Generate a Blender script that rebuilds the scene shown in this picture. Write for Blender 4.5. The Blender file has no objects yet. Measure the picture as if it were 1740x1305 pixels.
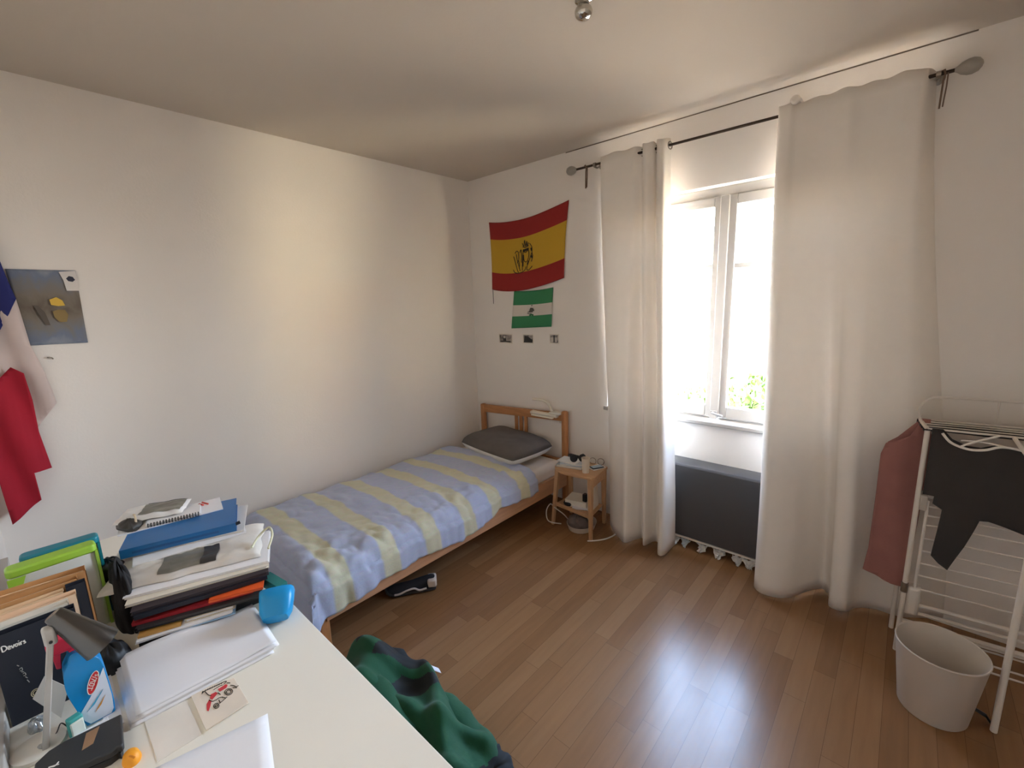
import bpy, bmesh, math, random
from mathutils import Vector, Matrix, Euler, noise
random.seed(7)
PI = math.pi
SC = bpy.context.scene
COL = SC.collection
R = math.radians

# ------------------------------------------------------------------ helpers
def srgb(r, g, b):
    f = lambda c: (c/255/12.92) if c/255 <= .04045 else ((c/255+.055)/1.055)**2.4
    return (f(r), f(g), f(b), 1)

class MB:
    """collects shapes, builds ONE mesh object"""
    def __init__(s): s.v = []; s.f = []; s.mi = []; s.uv = {}
    def add(s, vs, fs, mi=0, uvs=None):
        b = len(s.v); s.v += [Vector(p) for p in vs]
        for f in fs: s.f.append([b+i for i in f]); s.mi.append(mi)
        if uvs:
            for i, u in enumerate(uvs): s.uv[b+i] = u
        return s
    def box(s, x0, x1, y0, y1, z0, z1, mi=0, M=None):
        vs = [Vector((x, y, z)) for z in (z0, z1) for y in (y0, y1) for x in (x0, x1)]
        if M: vs = [M @ v for v in vs]
        return s.add(vs, [(0,2,3,1),(4,5,7,6),(0,1,5,4),(2,6,7,3),(1,3,7,5),(0,4,6,2)], mi)
    def tube(s, pts, r, n=8, closed=False, mi=0):
        pts = [Vector(p) for p in pts]; m = len(pts)
        rr = r if isinstance(r, (list, tuple)) else [r]*m
        up = None; vs = []
        for i, p in enumerate(pts):
            a = pts[i-1] if (i or closed) else p
            c = pts[(i+1) % m] if (i < m-1 or closed) else p
            t = (c-a).normalized() if (c-a).length > 1e-9 else Vector((0,0,1))
            if up is None:
                up = Vector((0,0,1)) if abs(t.z) < .9 else Vector((1,0,0))
            up = (up - t*up.dot(t))
            up = up.normalized() if up.length > 1e-6 else t.orthogonal().normalized()
            w = t.cross(up)
            for k in range(n):
                q = 2*PI*k/n
                vs.append(p + (up*math.cos(q)+w*math.sin(q))*rr[i])
        fs = []
        for i in range(m if closed else m-1):
            j = (i+1) % m
            for k in range(n):
                l = (k+1) % n
                fs.append((i*n+k, i*n+l, j*n+l, j*n+k))
        if not closed:
            fs.append(tuple(reversed(range(n)))); fs.append(tuple((m-1)*n+k for k in range(n)))
        return s.add(vs, fs, mi)
    def lathe(s, prof, n=32, M=None, mi=0, caps=(True, True)):
        vs = []
        for r, z in prof:
            for k in range(n):
                q = 2*PI*k/n
                vs.append(Vector((r*math.cos(q), r*math.sin(q), z)))
        if M: vs = [M @ v for v in vs]
        fs = []
        for i in range(len(prof)-1):
            for k in range(n):
                l = (k+1) % n
                fs.append((i*n+k, i*n+l, (i+1)*n+l, (i+1)*n+k))
        if caps[0]: fs.append(tuple(reversed(range(n))))
        if caps[1]: fs.append(tuple((len(prof)-1)*n+k for k in range(n)))
        return s.add(vs, fs, mi)
    def prism(s, poly, z0, z1, M=None, mi=0):
        n = len(poly)
        vs = [Vector((x, y, z0)) for x, y in poly] + [Vector((x, y, z1)) for x, y in poly]
        if M: vs = [M @ v for v in vs]
        fs = [tuple(reversed(range(n))), tuple(range(n, 2*n))]
        fs += [(i, (i+1) % n, n+(i+1) % n, n+i) for i in range(n)]
        return s.add(vs, fs, mi)
    def grid(s, fn, nu, nv, mi=0, mifn=None):
        vs = []; uvs = []
        for j in range(nv+1):
            for i in range(nu+1):
                u, v = i/nu, j/nv
                vs.append(fn(u, v)); uvs.append((u, v))
        b = len(s.v)
        s.v += [Vector(p) for p in vs]
        for i, u in enumerate(uvs): s.uv[b+i] = u
        w = nu+1
        for j in range(nv):
            for i in range(nu):
                s.f.append([b+j*w+i, b+j*w+i+1, b+(j+1)*w+i+1, b+(j+1)*w+i])
                s.mi.append(mifn((i+.5)/nu, (j+.5)/nv) if mifn else mi)
        return s
    def build(s, name, mat, parent=None, smooth=True, bevel=0, solid=0, sub=0, angle=40, seg=2, local=True, off=0):
        me = bpy.data.meshes.new(name)
        vs = s.v
        if parent is not None and local:
            W = parent.matrix_basis.copy(); q = parent
            while q.parent is not None: q = q.parent; W = q.matrix_basis @ W
            inv = W.inverted()
            vs = [inv @ v for v in vs]
        me.from_pydata([tuple(v) for v in vs], [], s.f)
        mats = mat if isinstance(mat, (list, tuple)) else [mat]
        for m in mats: me.materials.append(m)
        for p, mi in zip(me.polygons, s.mi): p.material_index = mi
        if s.uv:
            L = me.uv_layers.new(name='UVMap')
            for l in me.loops: L.data[l.index].uv = s.uv.get(l.vertex_index, (0, 0))
        bm = bmesh.new(); bm.from_mesh(me)
        bmesh.ops.recalc_face_normals(bm, faces=bm.faces); bm.to_mesh(me); bm.free()
        if smooth:
            for p in me.polygons: p.use_smooth = True
            me.set_sharp_from_angle(angle=R(angle))
        o = bpy.data.objects.new(name, me); COL.objects.link(o)
        if parent is not None: o.parent = parent
        if solid:
            m = o.modifiers.new('thick', 'SOLIDIFY'); m.thickness = solid; m.offset = off
        if bevel:
            m = o.modifiers.new('bevel', 'BEVEL'); m.width = bevel; m.segments = seg; m.limit_method = 'ANGLE'; m.angle_limit = R(35)
        if sub:
            m = o.modifiers.new('sub', 'SUBSURF'); m.levels = sub; m.render_levels = sub
        return o

def thing(name, label, cat, loc=(0,0,0), rz=0, group=None):
    o = bpy.data.objects.new(name, None); COL.objects.link(o)
    o.empty_display_size = .05
    o.location = loc; o.rotation_euler = (0, 0, rz)
    o.matrix_basis = Matrix.Translation(loc) @ Matrix.Rotation(rz, 4, 'Z')
    return tag(o, label, cat, group)
def tag(o, label, cat, group=None):
    o['label'] = label; o['category'] = cat
    if group: o['group'] = group
    return o
def struct(o): o['kind'] = 'structure'; return o
def lab(o, label): o['label'] = label; return o
def TR(x, y, z, rx=0, ry=0, rz=0):
    return Matrix.Translation((x, y, z)) @ Euler((rx, ry, rz)).to_matrix().to_4x4()
def crv(pts, n=8, closed=False):
    """Catmull-Rom through points"""
    P = [Vector(p) for p in pts]; m = len(P); out = []
    segs = m if closed else m-1
    for i in range(segs):
        g = lambda k: P[k % m] if closed else P[max(0, min(m-1, k))]
        p0, p1, p2, p3 = g(i-1), g(i), g(i+1), g(i+2)
        for j in range(n):
            t = j/n
            out.append(.5*((2*p1)+(p2-p0)*t+(2*p0-5*p1+4*p2-p3)*t*t+(3*p1-p0-3*p2+p3)*t**3))
    if not closed: out.append(P[-1])
    return out
def lerp(a, b, t): return a+(b-a)*t
def sstep(t): t = max(0, min(1, t)); return t*t*(3-2*t)
def nz(x, y, z=0.): return noise.noise((x, y, z))
def cloth_poly(pts2, to3, mat, name, parent, fold=None, solid=.003, cell=.02):
    """a cloth piece of any outline, filled with small cells so that it can fold"""
    bm = bmesh.new()
    vs = [bm.verts.new((x, y, 0)) for x, y in pts2]
    bm.faces.new(vs)
    xs = [p[0] for p in pts2]; ys = [p[1] for p in pts2]
    for axis, lo, hi in ((0, min(xs), max(xs)), (1, min(ys), max(ys))):
        k = int((hi-lo)/cell)
        for i in range(1, k):
            c = lo+(hi-lo)*i/k
            co = (c, 0, 0) if axis == 0 else (0, c, 0)
            no = (1, 0, 0) if axis == 0 else (0, 1, 0)
            bmesh.ops.bisect_plane(bm, geom=bm.verts[:]+bm.edges[:]+bm.faces[:], plane_co=co, plane_no=no)
    mb = MB(); bm.verts.index_update()
    mb.add([to3(v.co.x, v.co.y, fold(v.co.x, v.co.y) if fold else 0) for v in bm.verts], [[v.index for v in f.verts] for f in bm.faces])
    for i, v in enumerate(bm.verts):
        mb.uv[i] = ((v.co.x-min(xs))/(max(xs)-min(xs)), (v.co.y-min(ys))/(max(ys)-min(ys)))
    bm.free()
    return mb.build(name, mat, parent, solid=solid, angle=80)

# ------------------------------------------------------------------ materials
MATS = {}
def mat(name, col, rough=.6, metal=0, var=.06, scale=8, bump=0, bscale=60, spec=.5, trans=0, sheen=0, coat=0, stretch=(1,1,1)):
    m = bpy.data.materials.new(name); m.use_nodes = True; MATS[name] = m
    nt = m.node_tree; N = nt.nodes; L = nt.links; b = N['Principled BSDF']
    c = srgb(*col)
    tc = N.new('ShaderNodeTexCoord'); mp = N.new('ShaderNodeMapping'); L.new(tc.outputs['Object'], mp.inputs[0])
    mp.inputs['Scale'].default_value = stretch
    nzn = N.new('ShaderNodeTexNoise'); nzn.inputs['Scale'].default_value = scale; nzn.inputs['Detail'].default_value = 4
    L.new(mp.outputs[0], nzn.inputs['Vector'])
    rp = N.new('ShaderNodeValToRGB'); L.new(nzn.outputs['Fac'], rp.inputs[0])
    rp.color_ramp.elements[0].position = .3; rp.color_ramp.elements[1].position = .7
    rp.color_ramp.elements[0].color = tuple(max(0, x*(1-var)) for x in c[:3])+(1,)
    rp.color_ramp.elements[1].color = tuple(min(1, x*(1+var)) for x in c[:3])+(1,)
    L.new(rp.outputs[0], b.inputs['Base Color'])
    b.inputs['Roughness'].default_value = rough; b.inputs['Metallic'].default_value = metal
    b.inputs['Specular IOR Level'].default_value = spec
    if sheen: b.inputs['Sheen Weight'].default_value = sheen
    if coat: b.inputs['Coat Weight'].default_value = coat
    if trans: b.inputs['Transmission Weight'].default_value = trans
    if bump:
        n2 = N.new('ShaderNodeTexNoise'); n2.inputs['Scale'].default_value = bscale; n2.inputs['Detail'].default_value = 3
        L.new(mp.outputs[0], n2.inputs['Vector'])
        bp = N.new('ShaderNodeBump'); bp.inputs['Strength'].default_value = bump; bp.inputs['Distance'].default_value = .01
        L.new(n2.outputs['Fac'], bp.inputs['Height']); L.new(bp.outputs[0], b.inputs['Normal'])
    return m
def bands(name, stops, axis='V', rough=.8, noise_amt=0, **k):
    """hard colour bands across the piece's own UV"""
    m = mat(name, (200,200,200), rough, **k)
    nt = m.node_tree; N = nt.nodes; L = nt.links; b = N['Principled BSDF']
    uv = N.new('ShaderNodeUVMap'); sp = N.new('ShaderNodeSeparateXYZ'); L.new(uv.outputs[0], sp.inputs[0])
    rp = N.new('ShaderNodeValToRGB'); rp.color_ramp.interpolation = 'CONSTANT'
    src = sp.outputs['Y' if axis == 'V' else 'X']
    if noise_amt:
        nn = N.new('ShaderNodeTexNoise'); nn.inputs['Scale'].default_value = 6; L.new(uv.outputs[0], nn.inputs['Vector'])
        ma = N.new('ShaderNodeMath'); ma.operation = 'MULTIPLY_ADD'; ma.inputs[1].default_value = noise_amt
        L.new(nn.outputs['Fac'], ma.inputs[0]); L.new(src, ma.inputs[2]); src = ma.outputs[0]
    L.new(src, rp.inputs[0])
    e = rp.color_ramp.elements
    while len(e) < len(stops): e.new(.5)
    for i, (p, c) in enumerate(stops): e[i].position = p; e[i].color = srgb(*c)
    L.new(rp.outputs[0], b.inputs['Base Color'])
    return m
def translucent(m, amount, col):
    """lets part of the daylight through a cloth"""
    nt = m.node_tree; N = nt.nodes; L = nt.links; b = N['Principled BSDF']; out = N['Material Output']
    t = N.new('ShaderNodeBsdfTranslucent'); t.inputs[0].default_value = srgb(*col)
    mx = N.new('ShaderNodeMixShader'); mx.inputs[0].default_value = amount
    L.new(b.outputs[0], mx.inputs[1]); L.new(t.outputs[0], mx.inputs[2]); L.new(mx.outputs[0], out.inputs[0])
    return m

WALL = mat('white_wall_paint', (236,230,223), .85, var=.012, scale=1.5, bump=.06, bscale=90, spec=.2)
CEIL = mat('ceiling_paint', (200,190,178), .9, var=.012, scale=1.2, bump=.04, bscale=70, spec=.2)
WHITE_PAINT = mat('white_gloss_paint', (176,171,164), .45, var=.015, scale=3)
def floor_mat():
    m = mat('laminate_planks', (150,100,62), .3)
    nt = m.node_tree; N = nt.nodes; L = nt.links; b = N['Principled BSDF']
    tc = N.new('ShaderNodeTexCoord'); mp = N.new('ShaderNodeMapping'); L.new(tc.outputs['Object'], mp.inputs[0])
    mp.inputs['Rotation'].default_value = (0, 0, R(90))
    br = N.new('ShaderNodeTexBrick'); L.new(mp.outputs[0], br.inputs['Vector'])
    br.inputs['Scale'].default_value = 1; br.inputs['Brick Width'].default_value = .56; br.inputs['Row Height'].default_value = .078
    br.inputs['Mortar Size'].default_value = .0006; br.inputs['Mortar Smooth'].default_value = .2; br.offset = .37; br.offset_frequency = 3
    br.squash = 1.25; br.squash_frequency = 2
    br.inputs['Color1'].default_value = srgb(140,102,68); br.inputs['Color2'].default_value = srgb(160,122,86); br.inputs['Mortar'].default_value = srgb(98,68,42)
    br.inputs['Bias'].default_value = -.25
    wn = N.new('ShaderNodeTexNoise'); wn.inputs['Scale'].default_value = 3; wn.inputs['Detail'].default_value = 6
    m2 = N.new('ShaderNodeMapping'); L.new(tc.outputs['Object'], m2.inputs[0]); m2.inputs['Scale'].default_value = (14, 1.2, 1)
    L.new(m2.outputs[0], wn.inputs['Vector'])
    hv = N.new('ShaderNodeMix'); hv.data_type = 'RGBA'; hv.blend_type = 'MULTIPLY'
    rp = N.new('ShaderNodeValToRGB'); L.new(wn.outputs['Fac'], rp.inputs[0])
    rp.color_ramp.elements[0].color = (.80,.78,.76,1); rp.color_ramp.elements[1].color = (1.08,1.06,1.05,1)
    hv.inputs[0].default_value = 1; L.new(br.outputs['Color'], hv.inputs[6]); L.new(rp.outputs[0], hv.inputs[7])
    L.new(hv.outputs[2], b.inputs['Base Color'])
    b.inputs['Roughness'].default_value = .27; b.inputs['Specular IOR Level'].default_value = .5
    bp = N.new('ShaderNodeBump'); bp.inputs['Strength'].default_value = .12; bp.inputs['Distance'].default_value = .002; bp.invert = True
    L.new(br.outputs['Fac'], bp.inputs['Height']); L.new(bp.outputs[0], b.inputs['Normal'])
    return m
FLOOR = floor_mat()
def glass_mat():
    m = bpy.data.materials.new('window_glass'); m.use_nodes = True
    nt = m.node_tree; N = nt.nodes; L = nt.links; N.remove(N['Principled BSDF'])
    t = N.new('ShaderNodeBsdfTransparent'); t.inputs[0].default_value = (.96,.97,.97,1)
    g = N.new('ShaderNodeBsdfGlossy'); g.inputs['Roughness'].default_value = .02
    f = N.new('ShaderNodeFresnel'); f.inputs[0].default_value = 1.45
    s = N.new('ShaderNodeMath'); s.operation = 'MULTIPLY'; s.inputs[1].default_value = .6; L.new(f.outputs[0], s.inputs[0])
    x = N.new('ShaderNodeMixShader'); L.new(s.outputs[0], x.inputs[0]); L.new(t.outputs[0], x.inputs[1]); L.new(g.outputs[0], x.inputs[2])
    L.new(x.outputs[0], N['Material Output'].inputs[0])
    return m
GLASS = glass_mat()
CURTAIN = translucent(mat('white_curtain_cloth', (238,232,224), .85, var=.01, scale=20, bump=.05, bscale=400, spec=.1), .07, (246,240,232))
BEECH = mat('beech_wood', (186,128,80), .45, var=.14, scale=5, stretch=(14,14,1.5))
BEECH_H = mat('beech_wood_along', (186,128,80), .45, var=.14, scale=5, stretch=(1.5,14,14))
BIRCH = mat('pale_birch_wood', (190,148,108), .5, var=.10, scale=6, stretch=(2,12,12))
BIRCH_V = mat('pale_birch_upright', (190,148,108), .5, var=.10, scale=6, stretch=(12,12,2))
SHEET = mat('white_bed_linen', (226,214,200), .9, var=.03, scale=10, bump=.1, bscale=120)
GREYCLOTH = mat('grey_pillow_cotton', (104,96,90), .95, var=.06, scale=14, bump=.15, bscale=300)
WHITEMETAL = mat('white_coated_wire', (222,214,204), .4, var=.02)
CHROME = mat('polished_chrome', (200,196,188), .12, metal=1, var=.02)
STEEL = mat('brushed_steel', (150,142,132), .35, metal=1, var=.08, scale=30)
DARKSTEEL = mat('dark_rod_steel', (70,58,48), .4, metal=.8, var=.1)
RAD = mat('charcoal_enamel', (84,84,87), .5, var=.04, scale=4)
BLACK = mat('black_plastic', (22,22,25), .4, var=.2)
PAPER = mat('white_paper', (233,231,232), .8, var=.012, scale=12)
PAPER2 = mat('offwhite_paper', (222,214,200), .8, var=.04, scale=12)
DESKTOP = mat('white_melamine', (238,232,218), .35, var=.01, scale=3)

# ------------------------------------------------------------------ room
XL, XR, YB, YW, ZC = -2.985, 1.25, -.19, 2.825, 2.675
T = .25
struct(MB().box(XL-T, XR+T, YB-T, YW+T, -.2, 0).build('floor', FLOOR))
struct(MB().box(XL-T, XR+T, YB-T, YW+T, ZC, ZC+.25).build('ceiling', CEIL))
struct(MB().box(XL-T, XL, YB-T, YW+T, 0, ZC).build('wall_left', WALL))
struct(MB().box(XR, XR+T, YB-T, YW+T, 0, ZC).build('wall_right', WALL))
struct(MB().box(XL, XR, YB-T, YB, 0, ZC).build('wall_back', WALL))
WX0, WX1, WZ0, WZ1 = -1.60, -.07, .83, 2.262
TW = .165
ww = MB()
ww.box(XL, WX0, YW, YW+TW, 0, ZC).box(WX1, XR, YW, YW+TW, 0, ZC).box(WX0, WX1, YW, YW+TW, 0, WZ0).box(WX0, WX1, YW, YW+TW, WZ1, ZC)
struct(ww.build('wall_window', WALL))
# thin dark joint line where the window wall meets the ceiling
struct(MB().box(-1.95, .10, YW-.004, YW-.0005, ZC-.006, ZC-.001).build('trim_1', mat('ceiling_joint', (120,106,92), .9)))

# window: fixed frame, two casements with a glazing bar each
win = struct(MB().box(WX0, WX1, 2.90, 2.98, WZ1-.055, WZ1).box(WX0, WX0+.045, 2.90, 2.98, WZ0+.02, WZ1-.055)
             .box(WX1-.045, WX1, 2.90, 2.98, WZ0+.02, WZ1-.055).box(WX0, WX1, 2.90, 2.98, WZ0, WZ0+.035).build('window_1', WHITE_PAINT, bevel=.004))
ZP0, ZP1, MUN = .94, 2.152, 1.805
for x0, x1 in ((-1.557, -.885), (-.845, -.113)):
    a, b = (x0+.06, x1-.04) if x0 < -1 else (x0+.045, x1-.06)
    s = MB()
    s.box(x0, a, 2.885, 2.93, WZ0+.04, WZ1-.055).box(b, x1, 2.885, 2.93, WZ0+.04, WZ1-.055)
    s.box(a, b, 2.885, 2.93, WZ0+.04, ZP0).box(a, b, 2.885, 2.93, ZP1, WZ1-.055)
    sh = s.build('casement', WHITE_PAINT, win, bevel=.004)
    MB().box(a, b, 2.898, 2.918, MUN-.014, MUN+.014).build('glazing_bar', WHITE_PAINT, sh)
    MB().box(a-.004, b+.004, 2.906, 2.910, ZP0-.004, ZP1+.004).build('pane', GLASS, sh, smooth=False)
MB().box(-.890, -.838, 2.868, 2.886, WZ0+.04, WZ1-.056).build('meeting_strip', WHITE_PAINT, win, bevel=.005)
hd = MB().box(-.885, -.845, 2.858, 2.868, .862, .915).tube([(-.865,2.855,.905),(-.865,2.83,.905),(-.80,2.826,.897)], .007, 10)
hd.build('window_handle', WHITE_PAINT, win, bevel=.002)
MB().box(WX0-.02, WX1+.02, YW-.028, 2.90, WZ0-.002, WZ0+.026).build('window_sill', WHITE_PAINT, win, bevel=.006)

# ------------------------------------------------------------------ outside
ext = thing('apartment_building', 'pale apartment house with small pink windows seen through the left window pane', 'building', (-6.5, 21, -6))
fac = MB().box(-13, -1.0, 21, 29, -6, 4.2)
fac.build('facade', mat('sunlit_render', (176,172,168), .9, var=.03, scale=.5), ext)
WIN_M = mat('pink_shutter', (206,150,132), .7)
for wx in (-9.6, -7.6, -5.6, -3.6):
    for wz in (-3.6, -.6, 2.2):
        fr_ = MB().box(wx-.5, wx+.5, 20.93, 21.02, wz, wz+1.3).build('window_frame', WIN_M, ext)
        MB().box(wx-.38, wx+.38, 20.91, 20.95, wz+.12, wz+1.18).build('pane', mat('far_glass', (150,160,170), .2), fr_)
nb = bpy.data.objects.new('added_bounce_house', None); COL.objects.link(nb); nb.location = (10, 9, -6); nb.matrix_basis = Matrix.Translation((10, 9, -6)); struct(nb)  # unseen house, added to bounce warm sunlight onto the left wall
MB().box(8, 13, 5.4, 9.6, -6, 3.0).build('facade', mat('cream_render', (250,236,206), .9, var=.02), nb)
MB().prism([(5.2,3.0),(9.8,3.0),(7.5,4.0)], 7.9, 13.1, Matrix(((0,0,1,0),(1,0,0,0),(0,1,0,0),(0,0,0,1)))).build('roof', mat('clay_roof', (170,96,64), .8, var=.15, scale=3), nb)
gm = struct(MB().box(-40, 40, 3.6, 60, -6.3, -6).build('ground_outside', mat('sunlit_paving', (104,98,90), .95, var=.08, scale=.6)))
LEAF = mat('tree_leaf', (84,104,40), .8, var=.35, scale=1.5, bump=.6, bscale=4)
BARK = mat('tree_bark', (96,78,60), .9, var=.2)
def tree(x, y, z0, h, r, label):
    t = thing('garden_tree', label, 'tree', (x, y, z0), group=None)
    MB().tube(crv([(x,y,z0),(x+.05,y,z0+h*.3),(x,y+.05,z0+h*.6)], 4), [.13*r/1.2]*8+[.07], 8).build('trunk', BARK, t)
    rnd = random.Random(int(x*100+y*7)); mb = MB()
    for k in range(900):
        th, ph = rnd.uniform(0, 2*PI), math.acos(rnd.uniform(-1, 1)); q = rnd.uniform(.55, 1)**.6
        lump = 1+.28*nz(math.cos(th)*2+x, math.sin(th)*2, math.cos(ph)*2)
        c = Vector((x+r*q*lump*math.sin(ph)*math.cos(th), y+r*q*lump*math.sin(ph)*math.sin(th), z0+h*.68+r*.95*q*lump*math.cos(ph)))
        e = Euler((rnd.uniform(0,6), rnd.uniform(0,6), rnd.uniform(0,6))).to_matrix(); s = rnd.uniform(.10, .22)
        mb.add([c+e @ Vector(p)*s for p in ((-1,0,0),(0,-.6,.1),(1,0,0),(0,.6,.1))], [(0,1,2,3)])
    mb.build('foliage', LEAF, t, smooth=False)
tree(-3.75, 11.0, -6, 7.05, .62, 'yellow green tree far outside at the foot of the left window pane')
tree(-3.3, 12.6, -6, 7.0, .70, 'green tree outside at lower left of the right window pane')
tree(-3.25, 14.4, -6, 6.7, .75, 'darker green tree outside at lower right of the right pane, beside the curtain')

# ------------------------------------------------------------------ curtains and rod
rodt = thing('curtain_rod', 'thin dark curtain rod with round grey end knobs above the window', 'curtain rod', (-.87, 2.725, 2.505))
RZ, RY = 2.51, 2.725
MB().tube([(-1.80,RY,RZ),(.05,RY,RZ)], .0075, 12).build('rod', DARKSTEEL, rodt)
FIN = mat('grey_frosted_knob', (158,152,142), .45, var=.05)
for x, sgn in ((-1.80, -1), (.05, 1)):
    Mx = TR(x, RY, RZ, 0, sgn*PI/2, 0)
    MB().lathe([(.006,-.01),(.012,0),(.022,.012),(.029,.03),(.030,.045),(.024,.062),(.012,.072),(.002,.075)], 20, Mx).build('finial', FIN, rodt)
for x in (-1.652, -.505, -.005):
    b = MB().tube([(x, RY-.005, RZ-.013),(x, RY+.03, RZ-.014),(x, YW-.006, RZ+.012)], .006, 8)
    b.lathe([(.024,0),(.024,.006),(.018,.010)], 18, TR(x, YW, RZ+.012, PI/2, 0, 0))
    b.lathe([(.013,-.008),(.013,.008)], 14, TR(x, RY, RZ, 0, PI/2, 0))
    b.build('bracket', STEEL, rodt)
# loose tie straps hanging from the rod
CORD = mat('brown_tie_cord', (120,96,78), .8)
def strap(x, y, z, l, w, label):
    f = MB(); f.tube([(x-.008,y,z+.008),(x,y-.009,z+.009),(x+.004,y,z-.006),(x,y+.002,z-.03),(x-.002,y+.002,z-l)], w, 6)
    f.tube([(x+.012,y,z+.006),(x+.012,y,z-l*.4),(x+.008,y,z-l*.97)], w*.7, 6)
    return tag(f.build('tie_cord', CORD, None), label, 'cord')
strap(-1.718, RY-.004, RZ, .135, .005, 'brown tie cord hanging from the left end of the curtain rod')
strap(.012, RY-.004, RZ, .135, .0035, 'thin dark tie cord hanging from the right end of the curtain rod')

def curtain(name, label, top, bot, zt, zb, eyelets, hem=None):
    root = thing(name, label, 'curtain', (bot[0][0], bot[0][1], zb))
    A = crv([(x, y, zt) for x, y in top], 14); B = crv([(x, y, zb) for x, y in bot], 14); n = len(A)-1
    def fn(u, v):
        i = min(n-1, int(u*n)); f = u*n-i
        a = A[i].lerp(A[i+1], f); b = B[i].lerp(B[i+1], f)
        w = sstep(v)*.55+v*.45
        p = a.lerp(b, w)
        p.x += .006*nz(u*6, v*4, 1)*v; p.y += .008*nz(u*9, v*3, 5)*v*(1-v)*2
        p.z = lerp(zt+.004*math.sin(u*40), zb+(.012*nz(u*5, 3.3, 2)), v)
        return p
    MB().grid(fn, 170, 44).build('cloth', CURTAIN, root, solid=.0016, angle=85)
    hemmb = MB()
    hemmb.grid(lambda u, v: fn(u, .955+.045*v)+Vector((0,.0022,0)), 170, 3)
    hemmb.build('hem', CURTAIN, root, solid=.0012, angle=85)
    for u in eyelets:
        c = fn(u, .018); c.z = RZ
        d = fn(min(1, u+.01), .02)-fn(max(0, u-.01), .02); d.z = 0; d.normalize()
        q = d.cross(Vector((0,0,1)))
        ring = [c+d*(.020*math.cos(k*PI/9))+Vector((0,0,.020*math.sin(k*PI/9))) for k in range(18)]
        MB().tube(ring, .0042, 8, closed=True).build('eyelet', STEEL, root)
    return root
curtain('curtain', 'white curtain drawn to the left of the window, in deep folds above the bedside stool',
    [(-1.632,2.800),(-1.600,2.715),(-1.52,2.700),(-1.44,2.704),(-1.37,2.708),(-1.318,2.735),(-1.302,2.70),(-1.272,2.685),(-1.240,2.708),(-1.230,2.735),(-1.205,2.69),(-1.165,2.685),(-1.146,2.74)],
    [(-1.515,2.800),(-1.488,2.69),(-1.425,2.60),(-1.33,2.525),(-1.268,2.49),(-1.222,2.57),(-1.20,2.61),(-1.158,2.53),(-1.128,2.61),(-1.095,2.62),(-1.045,2.50),(-1.005,2.515),(-1.0,2.66)],
    2.545, .022, (.418, .745, .985))
curtain('curtain', 'wide white curtain on the right of the window, behind the clothes airer',
    [(-.588,2.755),(-.580,2.695),(-.535,2.685),(-.50,2.705),(-.46,2.710),(-.40,2.708),(-.35,2.695),(-.30,2.69),(-.25,2.706),(-.20,2.708),(-.15,2.698),(-.10,2.692),(-.040,2.715),(-.010,2.827)],
    [(-.47,2.70),(-.50,2.57),(-.47,2.50),(-.40,2.50),(-.33,2.545),(-.265,2.645),(-.205,2.725),(-.172,2.68),(-.158,2.585),(-.092,2.585),(-.052,2.66),(.02,2.715),(.125,2.720),(.28,2.828)],
    2.545, .022, ())
MB().box(-.532, -.490, 2.690, 2.822, 2.540, 2.562).lathe([(.002,-.004),(.018,-.004),(.021,.0),(.021,.012),(.014,.02),(.002,.021)], 20, TR(-.511, 2.690, 2.552, PI/2)).build('bracket_cap', mat('white_bracket', (226,220,212), .4), rodt, bevel=.003)

# ------------------------------------------------------------------ heater under the window
rad = thing('electric_heater', 'dark grey panel heater under the window', 'heater', (-.86, 2.76, .07))
prof = [(2.815,.075),(2.722,.075),(2.715,.085),(2.715,.560),(2.724,.572),(2.800,.588),(2.815,.588)]
h = MB(); x0, x1 = -1.34, -.38
vs = [(x0,y,z) for y,z in prof]+[(x1,y,z) for y,z in prof]; k = len(prof)
h.add(vs, [tuple(range(k)), tuple(reversed(range(k,2*k)))]+[(i,(i+1)%k,k+(i+1)%k,k+i) for i in range(k)])
h.build('body', RAD, rad, bevel=.003)
MB().box(-1.33, -.39, 2.712, 2.722, .066, .075).build('bottom_strip', WHITEMETAL, rad)
for x in (-1.2, -.52): MB().box(x-.02, x+.02, 2.74, 2.80, 0, .076).build('foot', RAD, rad)
scr = [(-1.02,.035,'white torn paper scrap under the heater, nearest the left curtain'),(-.955,.03,'pale bluish paper scrap under the heater, second from the left curtain'),
       (-.845,.045,'rounded white paper scrap under the middle of the heater'),(-.745,.045,'crumpled grey white paper scrap right of the heater middle'),
       (-.635,.04,'pointed white paper scrap under the right half of the heater'),(-.565,.045,'crumpled white paper scrap under the heater beside the right curtain')]
for i, (x, s, l) in enumerate(scr):
    def fn(u, v, x=x, s=s, i=i):
        a = (u-.5)*2; 
        w_ = (.25+.75*v)*(1+.5*nz(v*4,i*2.3,u*2)); return Vector((x+a*s*w_+.02*nz(v*5,i*1.7,3)*(1-v), 2.705+.03*v+.02*nz(u*5,v*4,i*3.1), .003+.062*v*(.8+.25*nz(u*4+i,v*3,7))+.012*(1-v)*abs(nz(u*7,i*3.3,2)) ))
    tag(MB().grid(fn, 10, 6).build('paper_scrap', mat('scrap_paper_%d' % i, (214,210,206) if i != 1 else (188,198,204), .8), solid=.0012, angle=20), l, 'paper', 'paper scraps under the heater')

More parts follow.
